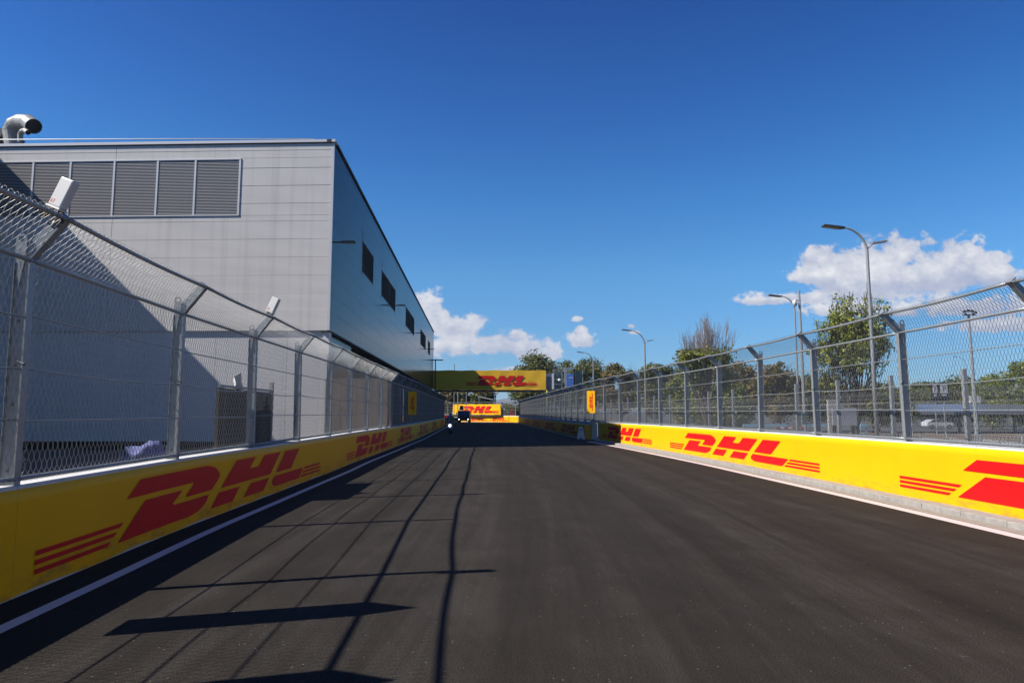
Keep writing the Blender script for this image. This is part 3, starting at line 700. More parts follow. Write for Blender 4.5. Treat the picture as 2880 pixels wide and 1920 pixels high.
# floodlight mast by the far corner
px = PS(79.6, .3, 0); t = thing('floodlight_mast', px, 'thin dark mast with a short cross bar at the far corner of the building', 'mast')
MB().tube([px, (px[0], px[1], 10.2)], .09, 6).build('pole', M['black'], t); MB().box((px[0] + .1, px[1], 10.25), (2.3, .25, .16)).build('lamp_bar', M['lamphead'], t)
# wing at the left: its roof edge throws the diagonal shade on the front
wx = A0.x - 17.5
wg = thing('building_wing', (wx, 10, 0), 'tall wing just left of the view whose roof edge shades the building front', 'building')
MB().bb((wx - 18, -60, -.1), (wx, 32.5, 14.85)).build('wall', M['panel_f'], wg)  # unseen rear run lengthened to block sky light from the shaded front
MB().bb((wx - 18, -60.05, 14.852), (wx + .05, 32.5, 14.95)).build('roof', M['trim'], wg)
# roof ducts
def duct(name, pts, r, label):
    t = thing(name, pts[0], label, 'duct', 'roof exhaust ducts')
    m = MB(); m.tube(pts, r, 20, False); o = m.build('duct_pipe', M['duct'], t, smooth=False)
    sj = MB()
    for i in range(1, len(pts) - 1):
        d = (Vector(pts[i + 1]) - Vector(pts[i - 1])).normalized() * .012; p = Vector(pts[i])
        sj.tube([p - d, p + d], r * 1.03, 20, False)
    sj.build('seam_ring', M['col'], t)
    e = Vector(pts[-1]); d = (e - Vector(pts[-2])).normalized()
    MB().tube([e - d * .10, e - d * .09], r * .95, 20).build('dark_mouth', M['dark'], t)
def W3(px, py, Y):
    th = math.atan(200 / 1920); x = (px - 1440) / 1920; z = -(py - 960) / 1920; c, s = math.cos(th), math.sin(th)
    r = (x, c - z * s, s + z * c); t = Y / r[1]; return Vector((r[0] * t, Y, CAMH + r[2] * t))
duct('roof_duct', [W3(38, 415, 35.5), W3(31, 368, 35.5), W3(40, 351, 35.4), W3(58, 343, 35.2), W3(80, 344, 34.9), W3(95, 356, 34.6)], .40, 'large curved sheet metal exhaust duct on the roof at far left')
duct('roof_duct', [W3(57, 400, 34.6), W3(57, 378, 34.6), W3(62, 370, 34.5), W3(70, 367, 34.4), W3(79, 373, 34.2)], .13, 'small curved exhaust pipe under the large roof duct')
p = W3(2, 392, 36.5); m = MB().box(p, (1.2, 1.6, 1.1), (0, R(28), 0)); top(m, 'roof_unit', M['black'], p, 'dark roof machine behind the large duct at the left edge', 'roof unit')

# ---------------------------------------------------------------- things behind the left fence
x, y = LP.at(LP.sy(14.6), -.62)
t = thing('site_board', (x, y, 0), 'dark brown board behind the left fence with a pale cloth hung on top', 'board')
p0 = Vector(LP.v(LP.sy(12.95), -.60, 0)); p1 = Vector(LP.v(LP.sy(16.1), -.60, 0)); n = Vector((-1, 0, 0)) * .06
N = 4
for i in range(N):
    a = p0.lerp(p1, (i + .01) / N); b = p0.lerp(p1, (i + .99) / N); MB().prism([a, b, b + Vector((0, 0, 2.16)), a + Vector((0, 0, 2.16))], n).build('board_panel', M['board'], t)
MB().tube([p0 + Vector((0, 0, 2.2)), p1 + Vector((0, 0, 2.2))], .03, 6).build('frame_rail', M['zinc'], t)
MB().bb((p1.x - .04, p1.y, 0), (p1.x + .04, p1.y + .08, 2.4)).build('frame_post', M['conc'], t)
cl = p0.lerp(p1, .33); m = MB(); vs = []
for i in range(9):
    for j in range(7):
        k = i / 8; q = j / 6; w = .22 * (1 - .45 * abs(q - .0)); vs.append((cl.x + .05 * math.sin(9 * k + 3 * q) - .02, cl.y + (k - .5) * 2 * (.13 + .20 * (1 - q)), 2.12 + .38 * q * (1 - .5 * (2 * k - 1) ** 2) + .02 * math.sin(k * 14)))
m.add(vs, [(i * 7 + j, i * 7 + j + 1, i * 7 + j + 8, i * 7 + j + 7) for i in range(8) for j in range(6)])
o = top(m, 'cloth', M['white_conc'], (cl.x, cl.y, 2.2), 'pale crumpled cloth peaking over the top of the dark brown board', 'cloth', smooth=True)
sm_ = o.modifiers.new('s', 'SOLIDIFY'); sm_.thickness = .012
t = thing('tone_boards', (-7.1, 31.4, 0), 'brown boards added between the left fence and the building corner for the sunlit mesh tone', 'tone_boards')  # added boards; their brown stands in for the tone of the sunlit mesh
for i in range(4): MB().bb((-8.55 + i * .72, 31.36, 0), (-8.55 + (i + 1) * .72 - .012, 31.42, 3.25)).build('tone_panel', M['mesh_tone'], t)
MB().bb((-8.55, 31.43, 0), (-5.70, 31.5, 3.2)).build('backing_rail', M['seam'], t)
# bag
bm = bmesh.new(); bmesh.ops.create_icosphere(bm, subdivisions=4, radius=1); rg = random.Random(5)
for v in bm.verts:
    p = v.co; b_ = 1 + .10 * math.sin(p.x * 5 + 1) * math.sin(p.z * 6) + .06 * math.sin(p.x * 13 + p.y * 9) + .04 * math.sin(p.z * 21 + p.x * 4)
    x_ = math.copysign(abs(p.x) ** .7, p.x) * .60 * b_; z_ = math.copysign(abs(p.z) ** .7, p.z) * .40 * b_
    v.co = (x_, p.y * .4 * b_, max(z_ + .36 + .10 * (x_ > .1) + .04 * math.sin(x_ * 6), 0))
me = bpy.data.meshes.new('rubble_bag'); bm.to_mesh(me); bm.free(); me.materials.append(M['bag']); me.polygons.foreach_set('use_smooth', [True] * len(me.polygons))
bp = W3(404, 1283, 20.5); tag(link('rubble_bag', me, None, (bp.x, 20.5, -.03)), 'lumpy blue woven bag lying on the ground behind the left fence', 'bag')

# ---------------------------------------------------------------- bridge over the track
YB = 111.6
br_ = thing('footbridge', (-4, YB, 0), 'covered footbridge over the track with a wide yellow banner, left half in shade', 'bridge')
xl, xr, zl, zh = -12.9, 5.55, 5.38, 8.56
bm_ = MB(); vs = []; nx, nz_ = 40, 6
for j in range(nz_ + 1):
    for i in range(nx + 1):
        x = xl + (xr - xl) * i / nx; z = zl + (zh - zl) * j / nz_ + (.035 * math.sin(x * 1.7) if j == nz_ else 0) + (.03 * math.sin(x * 2.9) if j == 0 else 0)
        vs.append((x, YB + .03 * math.sin(x * 2.3) * math.sin(j), z))
bm_.add(vs, [(j * (nx + 1) + i, j * (nx + 1) + i + 1, (j + 1) * (nx + 1) + i + 1, (j + 1) * (nx + 1) + i) for j in range(nz_) for i in range(nx)])
bm_.build('banner', M['yellow_mat'], br_, smooth=True)
Hl = 27.4 / 1920 * YB; logo(lambda u, v: (-7.78 + .0 + (u) * Hl * 1.0 + (1.95), YB - .07, 6.10 + v * Hl), 'logo_print', M['red'], br_, 2)
MB().bb((xl, YB + .1, zl - .28), (xr, YB + 2.6, zl - .02)).build('deck', M['black'], br_)
MB().bb((xl, YB + 2.5, zl), (xr, YB + 2.6, zh - .2)).build('back_screen', M['col'], br_)
for i in range(8): MB().bb((xl + .6 + i * 2.5, YB + .04, zl - .34), (xl + .75 + i * 2.5, YB + 2.7, zl - .28)).build('cross_beam', M['zinc'], br_)
st = thing('stair_tower', (7.5, YB, 0), 'scaffold stair and lift tower with blue panel at the right end of the footbridge', 'tower')
MB().bb((5.6, YB + .3, 5.4), (6.6, YB + .4, 8.1)).build('side_panel', mat('blue_grey_sheet', (.14, .17, .26), .5), st)
MB().bb((6.55, YB + .1, 5.5), (6.85, YB + .4, 8.1)).build('white_column', M['white'], st)
MB().bb((6.9, YB + .5, 5.5), (8.3, YB + .55, 8.4)).build('glass_screen', M['pane'], st)
MB().bb((8.55, YB - .2, 5.45), (8.9, YB + .2, 8.75)).build('lift_frame', M['zinc'], st); MB().bb((10.05, YB - .1, 5.45), (10.3, YB + .2, 8.75)).build('lift_frame', M['black'], st)
MB().bb((8.55, YB - .2, 8.76), (10.4, YB + .2, 9.0)).build('lift_head', M['zinc'], st)
MB().bb((8.9, YB - .22, 5.7), (10.04, YB - .12, 8.0)).build('blue_panel', M['blue'], st)
for k in range(5): MB().bb((9.03 + k * .21, YB - .235, 5.72), (9.045 + k * .21, YB - .222, 7.98)).build('panel_rib', mat('blue_rib', (.08, .17, .5), .5), st)
wm_ = MB(); rg = random.Random(2)
for k in range(9):
    x0 = 9.25 + k * .085; wm_.prism([(x0, YB - .24, 7.28 + rg.uniform(-.03, .03)), (x0 + .055, YB - .24, 7.27), (x0 + .075, YB - .24, 7.42 + rg.uniform(-.02, .09)), (x0 + .02, YB - .24, 7.43)], (0, .006, 0))
wm_.build('script_print', M['white'], st)
MB().bb((10.4, YB + .3, 5.5), (11.6, YB + .35, 8.5)).build('glass_screen', M['pane'], st)
for x_ in (6.9, 8.2, 9.2, 10.4, 11.6):
    MB().tube([(x_, YB + .2, -.5), (x_, YB + .2, 8.8)], .05, 6).build('scaffold_pole', M['zinc'], st)
for z_ in (5.45, 6.3, 7.1, 8.4, 8.7): MB().tube([(6.6, YB + .15, z_), (8.6, YB + .15, z_)], .035, 5).build('scaffold_rail', M['zinc'], st)
MB().tube([(6.9, YB, 5.3), (8.5, YB, 4.2)], .04, 5).build('brace', M['zinc'], st); MB().bb((6.0, YB, 5.1), (11.8, YB + 1.5, 5.4)).build('platform', M['black'], st)
d = MB().sphere((7.75, YB - .2, 6.95), .26).box((7.6, YB - .2, 7.1), (.55, .15, .14)); tag(d.build('dome_camera', M['white'], None), 'white dome camera on the scaffold beside the blue panel', 'camera')
po = thing('wrapped_pole', (5.7, YB - 1, 0), 'yellow green wrapped pole with white notices under the right end of the bridge', 'pole')
MB().tube([(5.7, YB - 1, 0), (5.7, YB - 1, 5.3)], .16, 8).build('pole', M['neon'], po)
for (z_, dx) in ((4.5, .08), (2.7, -.05), (2.2, 0), (1.8, .05)): MB().box((5.75 + dx, YB - 1.2, z_), (.36, .03, .38 if z_ > 3 else .42), (0, R(8 * dx / .08), 0)).build('notice', M['white'], po)
MB().box((2.2 + .05, 96, 3.2), (.3, .05, .01))
# thin poles behind the bridge
for i, (px_, ty, by, r_) in enumerate(((1278, 1023, 1160, .07), (1288, 1098, 1145, .09), (1312, 1098, 1140, .06))):
    p = W3(px_, ty, 118 + i); m = MB().tube([(p.x, p.y, 0), tuple(p)], r_, 6); top(m, 'thin_pole', M['lampgrey'], (p.x, p.y, 0), ['thin pole rising above the bridge banner', 'thicker pale pole seen under the bridge at left', 'thin pole right of two others under the bridge'][i], 'pole')
# big banner on the far fence
fbn = thing('fence_banner', (-6, 121, 0), 'large yellow banner with red letters hung on the fence beyond the bridge', 'banner')
a = Vector((-10.7, 129.3, 1.36)); b = Vector((-1.66, 121.9, 1.30)); up = Vector((0, 0, 1.90)); nm = Vector(((b - a).y, -(b - a).x, 0)).normalized(); nm = nm if nm.y < 0 else -nm
a += nm * .6; b += nm * .6
vs = []
for j in range(5):
    for i in range(21):
        k = i / 20; vs.append(a.lerp(b, k) + up * (j / 4) + nm * (.05 * math.sin(k * 17 + j)) + Vector((0, 0, -.04 * math.sin(math.pi * ((k * 5) % 1)) if j == 4 else .03 * math.sin(k * 22) if j == 0 else 0)))
MB().add(vs, [(j * 21 + i, j * 21 + i + 1, (j + 1) * 21 + i + 1, (j + 1) * 21 + i) for j in range(4) for i in range(20)]).build('banner_sheet', M['yellow'], fbn, smooth=True)
ex = (b - a).normalized(); sc_ = 1.42
logo(lambda u, v: a + ex * (2.55 + u * sc_ * 1.0) + Vector((0, 0, .35 + v * 1.2)) + nm * .08, 'logo_print', M['red'], fbn, 2)
# black board with red and white pieces left of the truck
nb = thing('trackside_board', (-11.4, 116, 0), 'low black trackside board with a red piece and a white piece left of the truck', 'board')
MB().bb((-12.5, 116, .0), (-8.9, 116.1, 1.28)).build('panel', M['black'], nb)
MB().prism([(-11.65, 115.9, .82), (-10.9, 115.9, .82), (-10.75, 115.9, 1.2), (-11.45, 115.9, 1.2)], (0, .05, 0)).build('red_patch', M['redcar'], nb)
MB().bb((-10.1, 115.9, .82), (-9.2, 115.95, 1.05)).build('white_patch', M['white'], nb)
MB().bb((-12.6, 115.98, 1.30), (-8.9, 116.2, 1.42)).build('top_rail', M['white_conc'], nb)

# ---------------------------------------------------------------- truck
TX, TY = -7.95, 112.8
tr = thing('crane_truck', (TX, TY, 0), 'dark small lorry with folded lift basket and lit headlights under the bridge', 'truck')
cab = MB(); prof = [(0, .42), (-.05, .95), (.12, 1.12), (.42, 1.98), (1.6, 2.02), (1.6, .42)]
cab.prism([(TX - .98, TY + y_, z_) for y_, z_ in prof], (1.96, 0, 0)); cab.build('cab', M['truck'], tr, bevel=.05)
MB().prism([(TX - .84, TY + .135, 1.20), (TX + .84, TY + .135, 1.20), (TX + .80, TY + .37, 1.88), (TX - .80, TY + .37, 1.88)], (0, -.02, 0)).build('windscreen', M['glass'], tr)
MB().bb((TX - .98, TY - .12, .36), (TX + .98, TY + .02, .66)).build('bumper', M['black'], tr, bevel=.03)
MB().bb((TX - .5, TY - .08, .78), (TX + .5, TY - .03, .95)).build('grille', M['black'], tr)
MB().bb((TX - .25, TY - .135, .46), (TX + .25, TY - .122, .56)).build('number_plate', M['col'], tr)
for s_ in (-1, 1):
    MB().tube([(TX + s_ * .74, TY - .16, .60), (TX + s_ * .74, TY - .06, .60)], .06, 10).build('headlight', M['lit'], tr)
    MB().box((TX + s_ * .80, TY - .06, .86), (.26, .05, .16)).build('indicator', M['col'], tr)
    MB().box((TX + s_ * 1.18, TY + .2, 1.55), (.16, .10, .34)).tube([(TX + s_ * .98, TY + .25, 1.6), (TX + s_ * 1.18, TY + .2, 1.6)], .02, 5).build('mirror', M['black'], tr)
    for yw in (.7, 3.6):
        w = MB().tube([(TX + s_ * .96, TY + yw, .4), (TX + s_ * .70, TY + yw, .4)], .40, 18).build('wheel', M['rubber'], tr)
        MB().tube([(TX + s_ * .97, TY + yw, .4), (TX + s_ * .94, TY + yw, .4)], .20, 12).build('rim', M['col'], w)
MB().bb((TX - .95, TY + 1.75, .62), (TX + .95, TY + 4.6, .82)).build('flat_bed', M['black'], tr)
MB().tube([(TX - .5, TY + 4.2, .9), (TX - .4, TY + 3.9, 2.25), (TX - .35, TY + .9, 2.28)], .14, 8).build('lift_arm', M['white'], tr)
MB().prism([(TX - .75, TY + .5, 2.1), (TX - .15, TY + .5, 2.1), (TX - .10, TY + .5, 2.82), (TX - .62, TY + .5, 2.86)], (0, .7, 0)).build('lift_basket', M['black'], tr)
MB().prism([(TX - .78, TY + .46, 2.12), (TX - .55, TY + .46, 2.12), (TX - .40, TY + .46, 2.86), (TX - .62, TY + .46, 2.88)], (0, .03, 0)).build('basket_shell', M['white'], tr)

# ---------------------------------------------------------------- scooter and rider
X0, Y0 = -4.86, 53.6
sc = thing('scooter', (X0, Y0, 0), 'silver blue motor scooter with its headlight lit riding towards the camera', 'scooter')
def tor(cx, cy, cz, r, rt, n=24): return MB().tube([(cx, cy + r * math.cos(2 * math.pi * k / n), cz + r * math.sin(2 * math.pi * k / n)) for k in range(n + 1)], rt, 8)
for yw, nm_ in ((0, 'front_wheel'), (1.22, 'rear_wheel')):
    w = tor(X0, Y0 + yw, .24, .19, .055).build(nm_, M['rubber'], sc, smooth=True)
    MB().tube([(X0 - .04, Y0 + yw, .24), (X0 + .04, Y0 + yw, .24)], .12, 14).build('rim', M['col'], w)
MB().prism([(X0 - .10, Y0 + .08, .46), (X0 + .10, Y0 + .08, .46), (X0 + .08, Y0 - .12, .50), (X0 - .08, Y0 - .12, .50)], (0, 0, .05)).build('mudguard', M['scoot'], sc, bevel=.02)
sh = [(X0 - .13, .36), (X0 - .19, .60), (X0 - .17, .93), (X0 - .10, 1.0), (X0 + .10, 1.0), (X0 + .17, .93), (X0 + .19, .60), (X0 + .13, .36)]
MB().prism([(x_, Y0 + .10 + (z_ - .36) * .25, z_) for x_, z_ in sh], (0, .09, 0)).build('leg_shield', M['scoot'], sc, bevel=.02)
MB().prism([(X0 - .09, Y0 + .20, .80), (X0 + .09, Y0 + .20, .80), (X0 + .08, Y0 + .23, .95), (X0 - .08, Y0 + .23, .95)], (0, -.03, 0)).build('grille', M['black'], sc)
MB().tube([(X0, Y0 + .10, .70), (X0, Y0 + .17, .70)], .085, 16).build('headlight', M['lit'], sc)
MB().tube([(X0 - .36, Y0 + .34, 1.02), (X0 - .15, Y0 + .27, 1.06), (X0 + .15, Y0 + .27, 1.06), (X0 + .36, Y0 + .34, 1.02)], .018, 6).build('handlebar', M['black'], sc)
for s_ in (-1, 1): MB().tube([(X0 + s_ * .24, Y0 + .3, 1.05), (X0 + s_ * .34, Y0 + .26, 1.17)], .01, 5).box((X0 + s_ * .36, Y0 + .26, 1.20), (.11, .03, .07)).build('mirror', M['black'], sc)
MB().bb((X0 - .16, Y0 + .2, .26), (X0 + .16, Y0 + .75, .34)).build('footboard', M['black'], sc, bevel=.02)
MB().prism([(X0, Y0 + .66, .34), (X0, Y0 + .72, .72), (X0, Y0 + 1.5, .82), (X0, Y0 + 1.45, .5)], (.17, 0, 0)).prism([(X0 - .17, Y0 + .66, .34), (X0 - .17, Y0 + .72, .72), (X0 - .17, Y0 + 1.5, .82), (X0 - .17, Y0 + 1.45, .5)], (.168, 0, 0)).build('rear_body', M['scoot'], sc)
MB().bb((X0 - .15, Y0 + .70, .73), (X0 + .15, Y0 + 1.40, .80)).build('seat', M['black'], sc, bevel=.03)
def skin_body(name, verts, edges, radii, m, parent, sub=2, root=0):
    b = wloc(parent); me = bpy.data.meshes.new(name); me.from_pydata([tuple(Vector(v) - b) for v in verts], edges, [])
    o = bpy.data.objects.new(name, me); S.collection.objects.link(o)
    o.modifiers.new('k', 'SKIN'); ly = me.skin_vertices[0].data
    for i, r_ in enumerate(radii): ly[i].radius = (r_, r_) if not isinstance(r_, tuple) else r_
    ly[root].use_root = True
    ss = o.modifiers.new('s', 'SUBSURF'); ss.levels = sub; ss.render_levels = sub
    dg = bpy.context.evaluated_depsgraph_get(); dg.update(); nm_ = bpy.data.meshes.new_from_object(o.evaluated_get(dg)); bpy.data.objects.remove(o)
    nm_.materials.clear()
    for q in (m if isinstance(m, list) else [m]): nm_.materials.append(q)
    nm_.polygons.foreach_set('use_smooth', [True] * len(nm_.polygons))
    return link(name, nm_, parent)
rd = thing('person', (X0, Y0 + .85, 0), 'rider in blue shirt, yellow green vest and blue helmet sitting on the scooter', 'person')
yo = Y0
V = [(X0, yo + .95, .84), (X0, yo + .93, 1.02), (X0, yo + .88, 1.22), (X0, yo + .85, 1.36), (X0, yo + .83, 1.45),
     (X0 - .19, yo + .86, 1.33), (X0 - .31, yo + .68, 1.14), (X0 - .33, yo + .40, 1.06),
     (X0 + .19, yo + .86, 1.33), (X0 + .31, yo + .68, 1.14), (X0 + .33, yo + .40, 1.06),
     (X0 - .10, yo + .92, .84), (X0 - .17, yo + .50, .80), (X0 - .14, yo + .52, .42), (X0 - .13, yo + .38, .37),
     (X0 + .10, yo + .92, .84), (X0 + .17, yo + .50, .80), (X0 + .14, yo + .52, .42), (X0 + .13, yo + .38, .37)]
E_ = [(0, 1), (1, 2), (2, 3), (3, 4), (3, 5), (5, 6), (6, 7), (3, 8), (8, 9), (9, 10), (0, 11), (11, 12), (12, 13), (13, 14), (0, 15), (15, 16), (16, 17), (17, 18)]
Rr = [(.15, .12), (.15, .11), (.17, .12), (.12, .09), .055, .065, .05, .035, .065, .05, .035, .09, .075, .05, .045, .09, .075, .05, .045]
bo = skin_body('body', V, E_, Rr, [M['shirt'], M['trouser'], M['skin']], rd)
for p in bo.data.polygons:
    c = p.center + wloc(rd); ax = abs(c.x - X0)
    p.material_index = 1 if c.z < .92 or (c.z < 1.0 and ax < .2) else (2 if (c.z > 1.41 or (ax > .25 and c.y < yo + .60)) else 0)
hd = MB().sphere((X0, yo + .80, 1.535), .088, 14, 10, (.9, 1, 1.12)).tube([(X0, yo + .715, 1.53), (X0, yo + .695, 1.515), (X0, yo + .715, 1.50)], .012, 5)
hd.c = 1; hd.box((X0 - .03, yo + .716, 1.55), (.022, .01, .010)).box((X0 + .03, yo + .716, 1.55), (.022, .01, .010)).box((X0, yo + .722, 1.485), (.035, .01, .007))
hd.c = 0; hd.sphere((X0 - .082, yo + .81, 1.53), .02, 6, 5).sphere((X0 + .082, yo + .81, 1.53), .02, 6, 5)
hd.build('head', [M['skin'], M['black']], rd, smooth=True)
MB().sphere((X0, yo + .82, 1.575), .125, 16, 10, (.95, 1.1, .92)).build('helmet', M['helmet'], rd, smooth=True)
MB().prism([(X0 - .10, yo + .70, 1.58), (X0 + .10, yo + .70, 1.58), (X0 + .09, yo + .69, 1.50), (X0 - .09, yo + .69, 1.50)], (0, .012, 0)).build('visor', M['glass'], rd)
vt = MB()
for s_ in (-1, 1): vt.prism([(X0 + s_ * .05, yo + .74, 1.00), (X0 + s_ * .13, yo + .76, 1.00), (X0 + s_ * .15, yo + .76, 1.36), (X0 + s_ * .09, yo + .77, 1.38)], (0, .02, 0))
vt.build('vest', M['vest'], rd)
for s_ in (-1, 1):
    hb = Vector((X0 + s_ * .33, yo + .40, 1.06)); h_ = MB().sphere(hb + Vector((0, -.02, 0)), .040, 10, 7, (1, 1.1, .7))
    for k in range(4):
        ox = (k - 1.5) * .019; l = (.035, .042, .04, .03)[k]
        h_.tube([hb + Vector((ox, -.045, .015)), hb + Vector((ox, -.045 - l, .008)), hb + Vector((ox, -.05 - l, -.025)), hb + Vector((ox, -.04, -.04))], .009, 6)
    h_.tube([hb + Vector((-s_ * .03, -.01, 0)), hb + Vector((-s_ * .05, -.04, -.01)), hb + Vector((-s_ * .045, -.06, -.03))], .010, 6)
    h_.build('hand', M['skin'], rd, smooth=True)
    MB().prism([(X0 + s_ * .13 - .045, yo + .22, .34), (X0 + s_ * .13 + .045, yo + .22, .34), (X0 + s_ * .13 + .045, yo + .52, .34), (X0 + s_ * .13 - .045, yo + .52, .34)], (0, 0, .07)).build('shoe', M['black'], rd, bevel=.02)

# white plastic barrier near the gap
t = thing('plastic_barrier', (4.32, 43.4, 0), 'white A shaped plastic barrier standing on the track edge before the wall gap', 'barrier')
m = MB(); m.prism([(4.08, 43.2, .10), (4.12, 43.2, .03), (4.20, 43.2, .02), (4.24, 43.2, .12), (4.40, 43.2, .12), (4.44, 43.2, .02), (4.56, 43.2, .02), (4.58, 43.2, .10), (4.44, 43.2, .74), (4.38, 43.2, .82), (4.28, 43.2, .82), (4.22, 43.2, .74)], (0, .34, 0)); m.build('body', M['white_conc'], t, bevel=.02)
MB().bb((4.27, 43.185, .58), (4.39, 43.2, .68)).build('handle_slot', M['col'], t)

# ---------------------------------------------------------------- right hand side: second fence, signs, lamps
def post2(x, y, zt): return MB().bb((x - .04, y - .04, ground_z(x, y) - .05), (x + .04, y + .04, zt)).v
t = thing('mesh_fence', (*RP.at(15, 1.7), 0), 'lower welded mesh fence with square grey posts just behind the right catch fence', 'fence')
S2 = 2.45
def weld_mesh(L, z0, z1, cx=.05, cz=.20, r=.0034):
    m = MB(); n = int(L / cx)
    for i in range(n + 1):
        y_ = i * L / n; m.tube([(0, y_, z0), (0, y_, z1 - .30), (.05, y_, z1 - .25), (0, y_, z1 - .2), (0, y_, z1)], r, 3, False)
    z_ = z0 + .02
    while z_ < z1: m.tube([(0, 0, z_), (0, L, z_)], r * 1.2, 3, False); z_ += cz
    return m.mesh('mesh_panel', M['zinc_d'])
wmx = weld_mesh(S2, .12, 2.20); pmx = MB().bb((-.04, -.04, -.15), (.04, .04, 2.58)).mesh('post', M['lampgrey'])
q = 1.2
while q < RF.sy(100):
    a = Vector(RF.v(q, 1.75, 0)); b = Vector(RF.v(q + S2, 1.75, 0)); rz = math.atan2((b - a).y, (b - a).x) - math.pi / 2
    link('post', pmx, t, a - wloc(t), (0, 0, rz)); o = link('mesh_panel', wmx, t, a - wloc(t), (0, 0, rz)); o.scale.y = (b - a).length / S2; q += S2
# bow top fence further out
t = thing('low_fence', (13.5, 24, -.7), 'low wire fence with bent top in the car park behind the right fences', 'fence')
wl = MB()
for i in range(40): y_ = i * .065; wl.tube([(0, y_, .05), (0, y_, 1.1), (.06, y_, 1.2), (-.02, y_, 1.32)], .0035, 3, False)
for z_ in (.1, .4, .75, 1.1, 1.3): wl.tube([(0, 0, z_), (0, 2.6, z_)], .0045, 3, False)
wl = wl.mesh('mesh_panel', M['zinc_d']); ps = MB().tube([(0, 0, 0), (0, 0, 1.38)], .03, 6).mesh('post', M['lampgrey'])
for i in range(9):
    p = Vector((12.6, 17.0, -.25)).lerp(Vector((17.5, 38, -.72)), i / 9); link('mesh_panel', wl, t, p - wloc(t), (0, 0, -.23)); link('post', ps, t, p - wloc(t), (0, 0, 0))
t = thing('guard_rail', (24, 30, -.75), 'grey metal railing with several bars across the car park', 'railing')
for i in range(16):
    x_ = 19 + i * 1.6; y_ = 40 - i * .9; MB().bb((x_ - .05, y_ - .05, -.85), (x_ + .05, y_ + .05, .25)).build('post', M['col'], t)
    if i < 15:
        for z_ in (-.5, -.25, 0, .18): MB().tube([(x_, y_, z_), (x_ + 1.6, y_ - .9, z_)], .02, 4).build('rail', M['zinc'], t)

def lamp(px_, py_top, Y, head_px, label, r=.075, second=True):
    p = W3(px_, py_top, Y); x_, z_ = p.x, p.z; hp = W3(head_px[0], head_px[1], Y); gz = ground_z(x_, Y)
    t = thing('street_lamp', (x_, Y, gz), label, 'street lamp', 'street lamps right of the track')
    H = hp.z; drop = (H - z_) if H > z_ else .8
    zb = H - 1.35 * abs(x_ - hp.x) * .75
    pts = [(x_, Y, gz), (x_, Y, zb * .5), (x_, Y, zb)]; rr = [r * 1.3, r, r * .75]
    n = 9
    for k in range(1, n + 1):
        a_ = R(90 * k / n * .92); pts.append((x_ + (hp.x + .1 - x_) * (1 - math.cos(a_)) / (1 - math.cos(R(83))), Y, zb + (H - zb) * math.sin(a_) / math.sin(R(83)))); rr.append(r * .75 - r * .3 * k / n)
    MB().tube(pts, rr, 8).build('pole', M['lampgrey'], t, smooth=True)
    L_ = .72
    MB().prism([(hp.x + .12, Y - .08, H - .05), (hp.x + .12, Y + .08, H - .05), (hp.x - .1, Y + .16, H - .04), (hp.x - L_, Y + .15, H + .04), (hp.x - L_, Y - .15, H + .04), (hp.x - .1, Y - .16, H - .04)], (.01, 0, .07)).build('lamp_head', M['lamphead'], t, bevel=.01)
    MB().prism([(hp.x - .12, Y + .12, H - .045), (hp.x - L_ + .06, Y + .12, H + .028), (hp.x - L_ + .06, Y - .12, H + .028), (hp.x - .12, Y - .12, H - .045)], (0, 0, -.004)).build('lens', M['lens'], t)
    if second:
        MB().tube([(x_, Y, zb + .1), (x_ + .2, Y, zb + .28)], .03, 6).build('bracket', M['lampgrey'], t)
        MB().box((x_ + .48, Y, zb + .38), (.58, .2, .07), (0, R(-8), 0)).build('side_lamp', M['lampgrey'], t, bevel=.01)
    return t
lamp(2440, 735, 26, (2366, 640), 'tallest nearest street lamp with a curved arm, in front of the large green tree')
lamp(1812, 925, 60, (1772, 929), 'street lamp with curved arm standing left of the bare topped tree', .09)
lamp(1668, 987, 81, (1640, 991), 'small street lamp above the fence just right of the bridge', .09, False)
lamp(2233, 832, 43, (2194, 833), 'slimmer curved street lamp next to the camera mast', .07, False)
lamp(2716, 0 + 1020, 150, (2690, 1003), 'tiny distant lamp over the car park between the two near posts at right', .08, False)
# CCTV mast
p = W3(2247, 817, 43); t = thing('camera_mast', (p.x, 43, ground_z(p.x, 43)), 'tall thin mast with a white dome camera beside the slim street lamp', 'mast')
MB().tube([(p.x, 43, -.8), tuple(p)], [.13, .07], 8).build('mast', M['lampgrey'], t)
c = W3(2235, 852, 43); MB().tube([(p.x, 43, c.z + .2), (c.x, 43, c.z + .2)], .05, 6).sphere((c.x, 43, c.z), .17, 10, 7, (1, 1, 1.25)).build('dome_camera', M['white'], t)
# floodlight mast
p = W3(2724, 885, 60); t = thing('floodlight_mast', (p.x, 60, -.8), 'mast with a cluster of small floodlights over the car park at right', 'mast')
MB().tube([(p.x, 60, -.8), (p.x, 60, 4), tuple(p)], [.2, .16, .09], 8).build('mast', M['lampgrey'], t)
MB().tube([(p.x - .55, 60, p.z), (p.x + .65, 60, p.z)], .04, 5).build('cross_bar', M['col'], t)
for dx, dz in ((-.42, .28), (-.1, .36), (.25, .33), (.55, .2), (-.35, .02), (.3, .02)): MB().box((p.x + dx, 59.9, p.z + dz), (.26, .15, .20), (R(20), 0, dx * .3)).build('floodlight', M['col'], t)
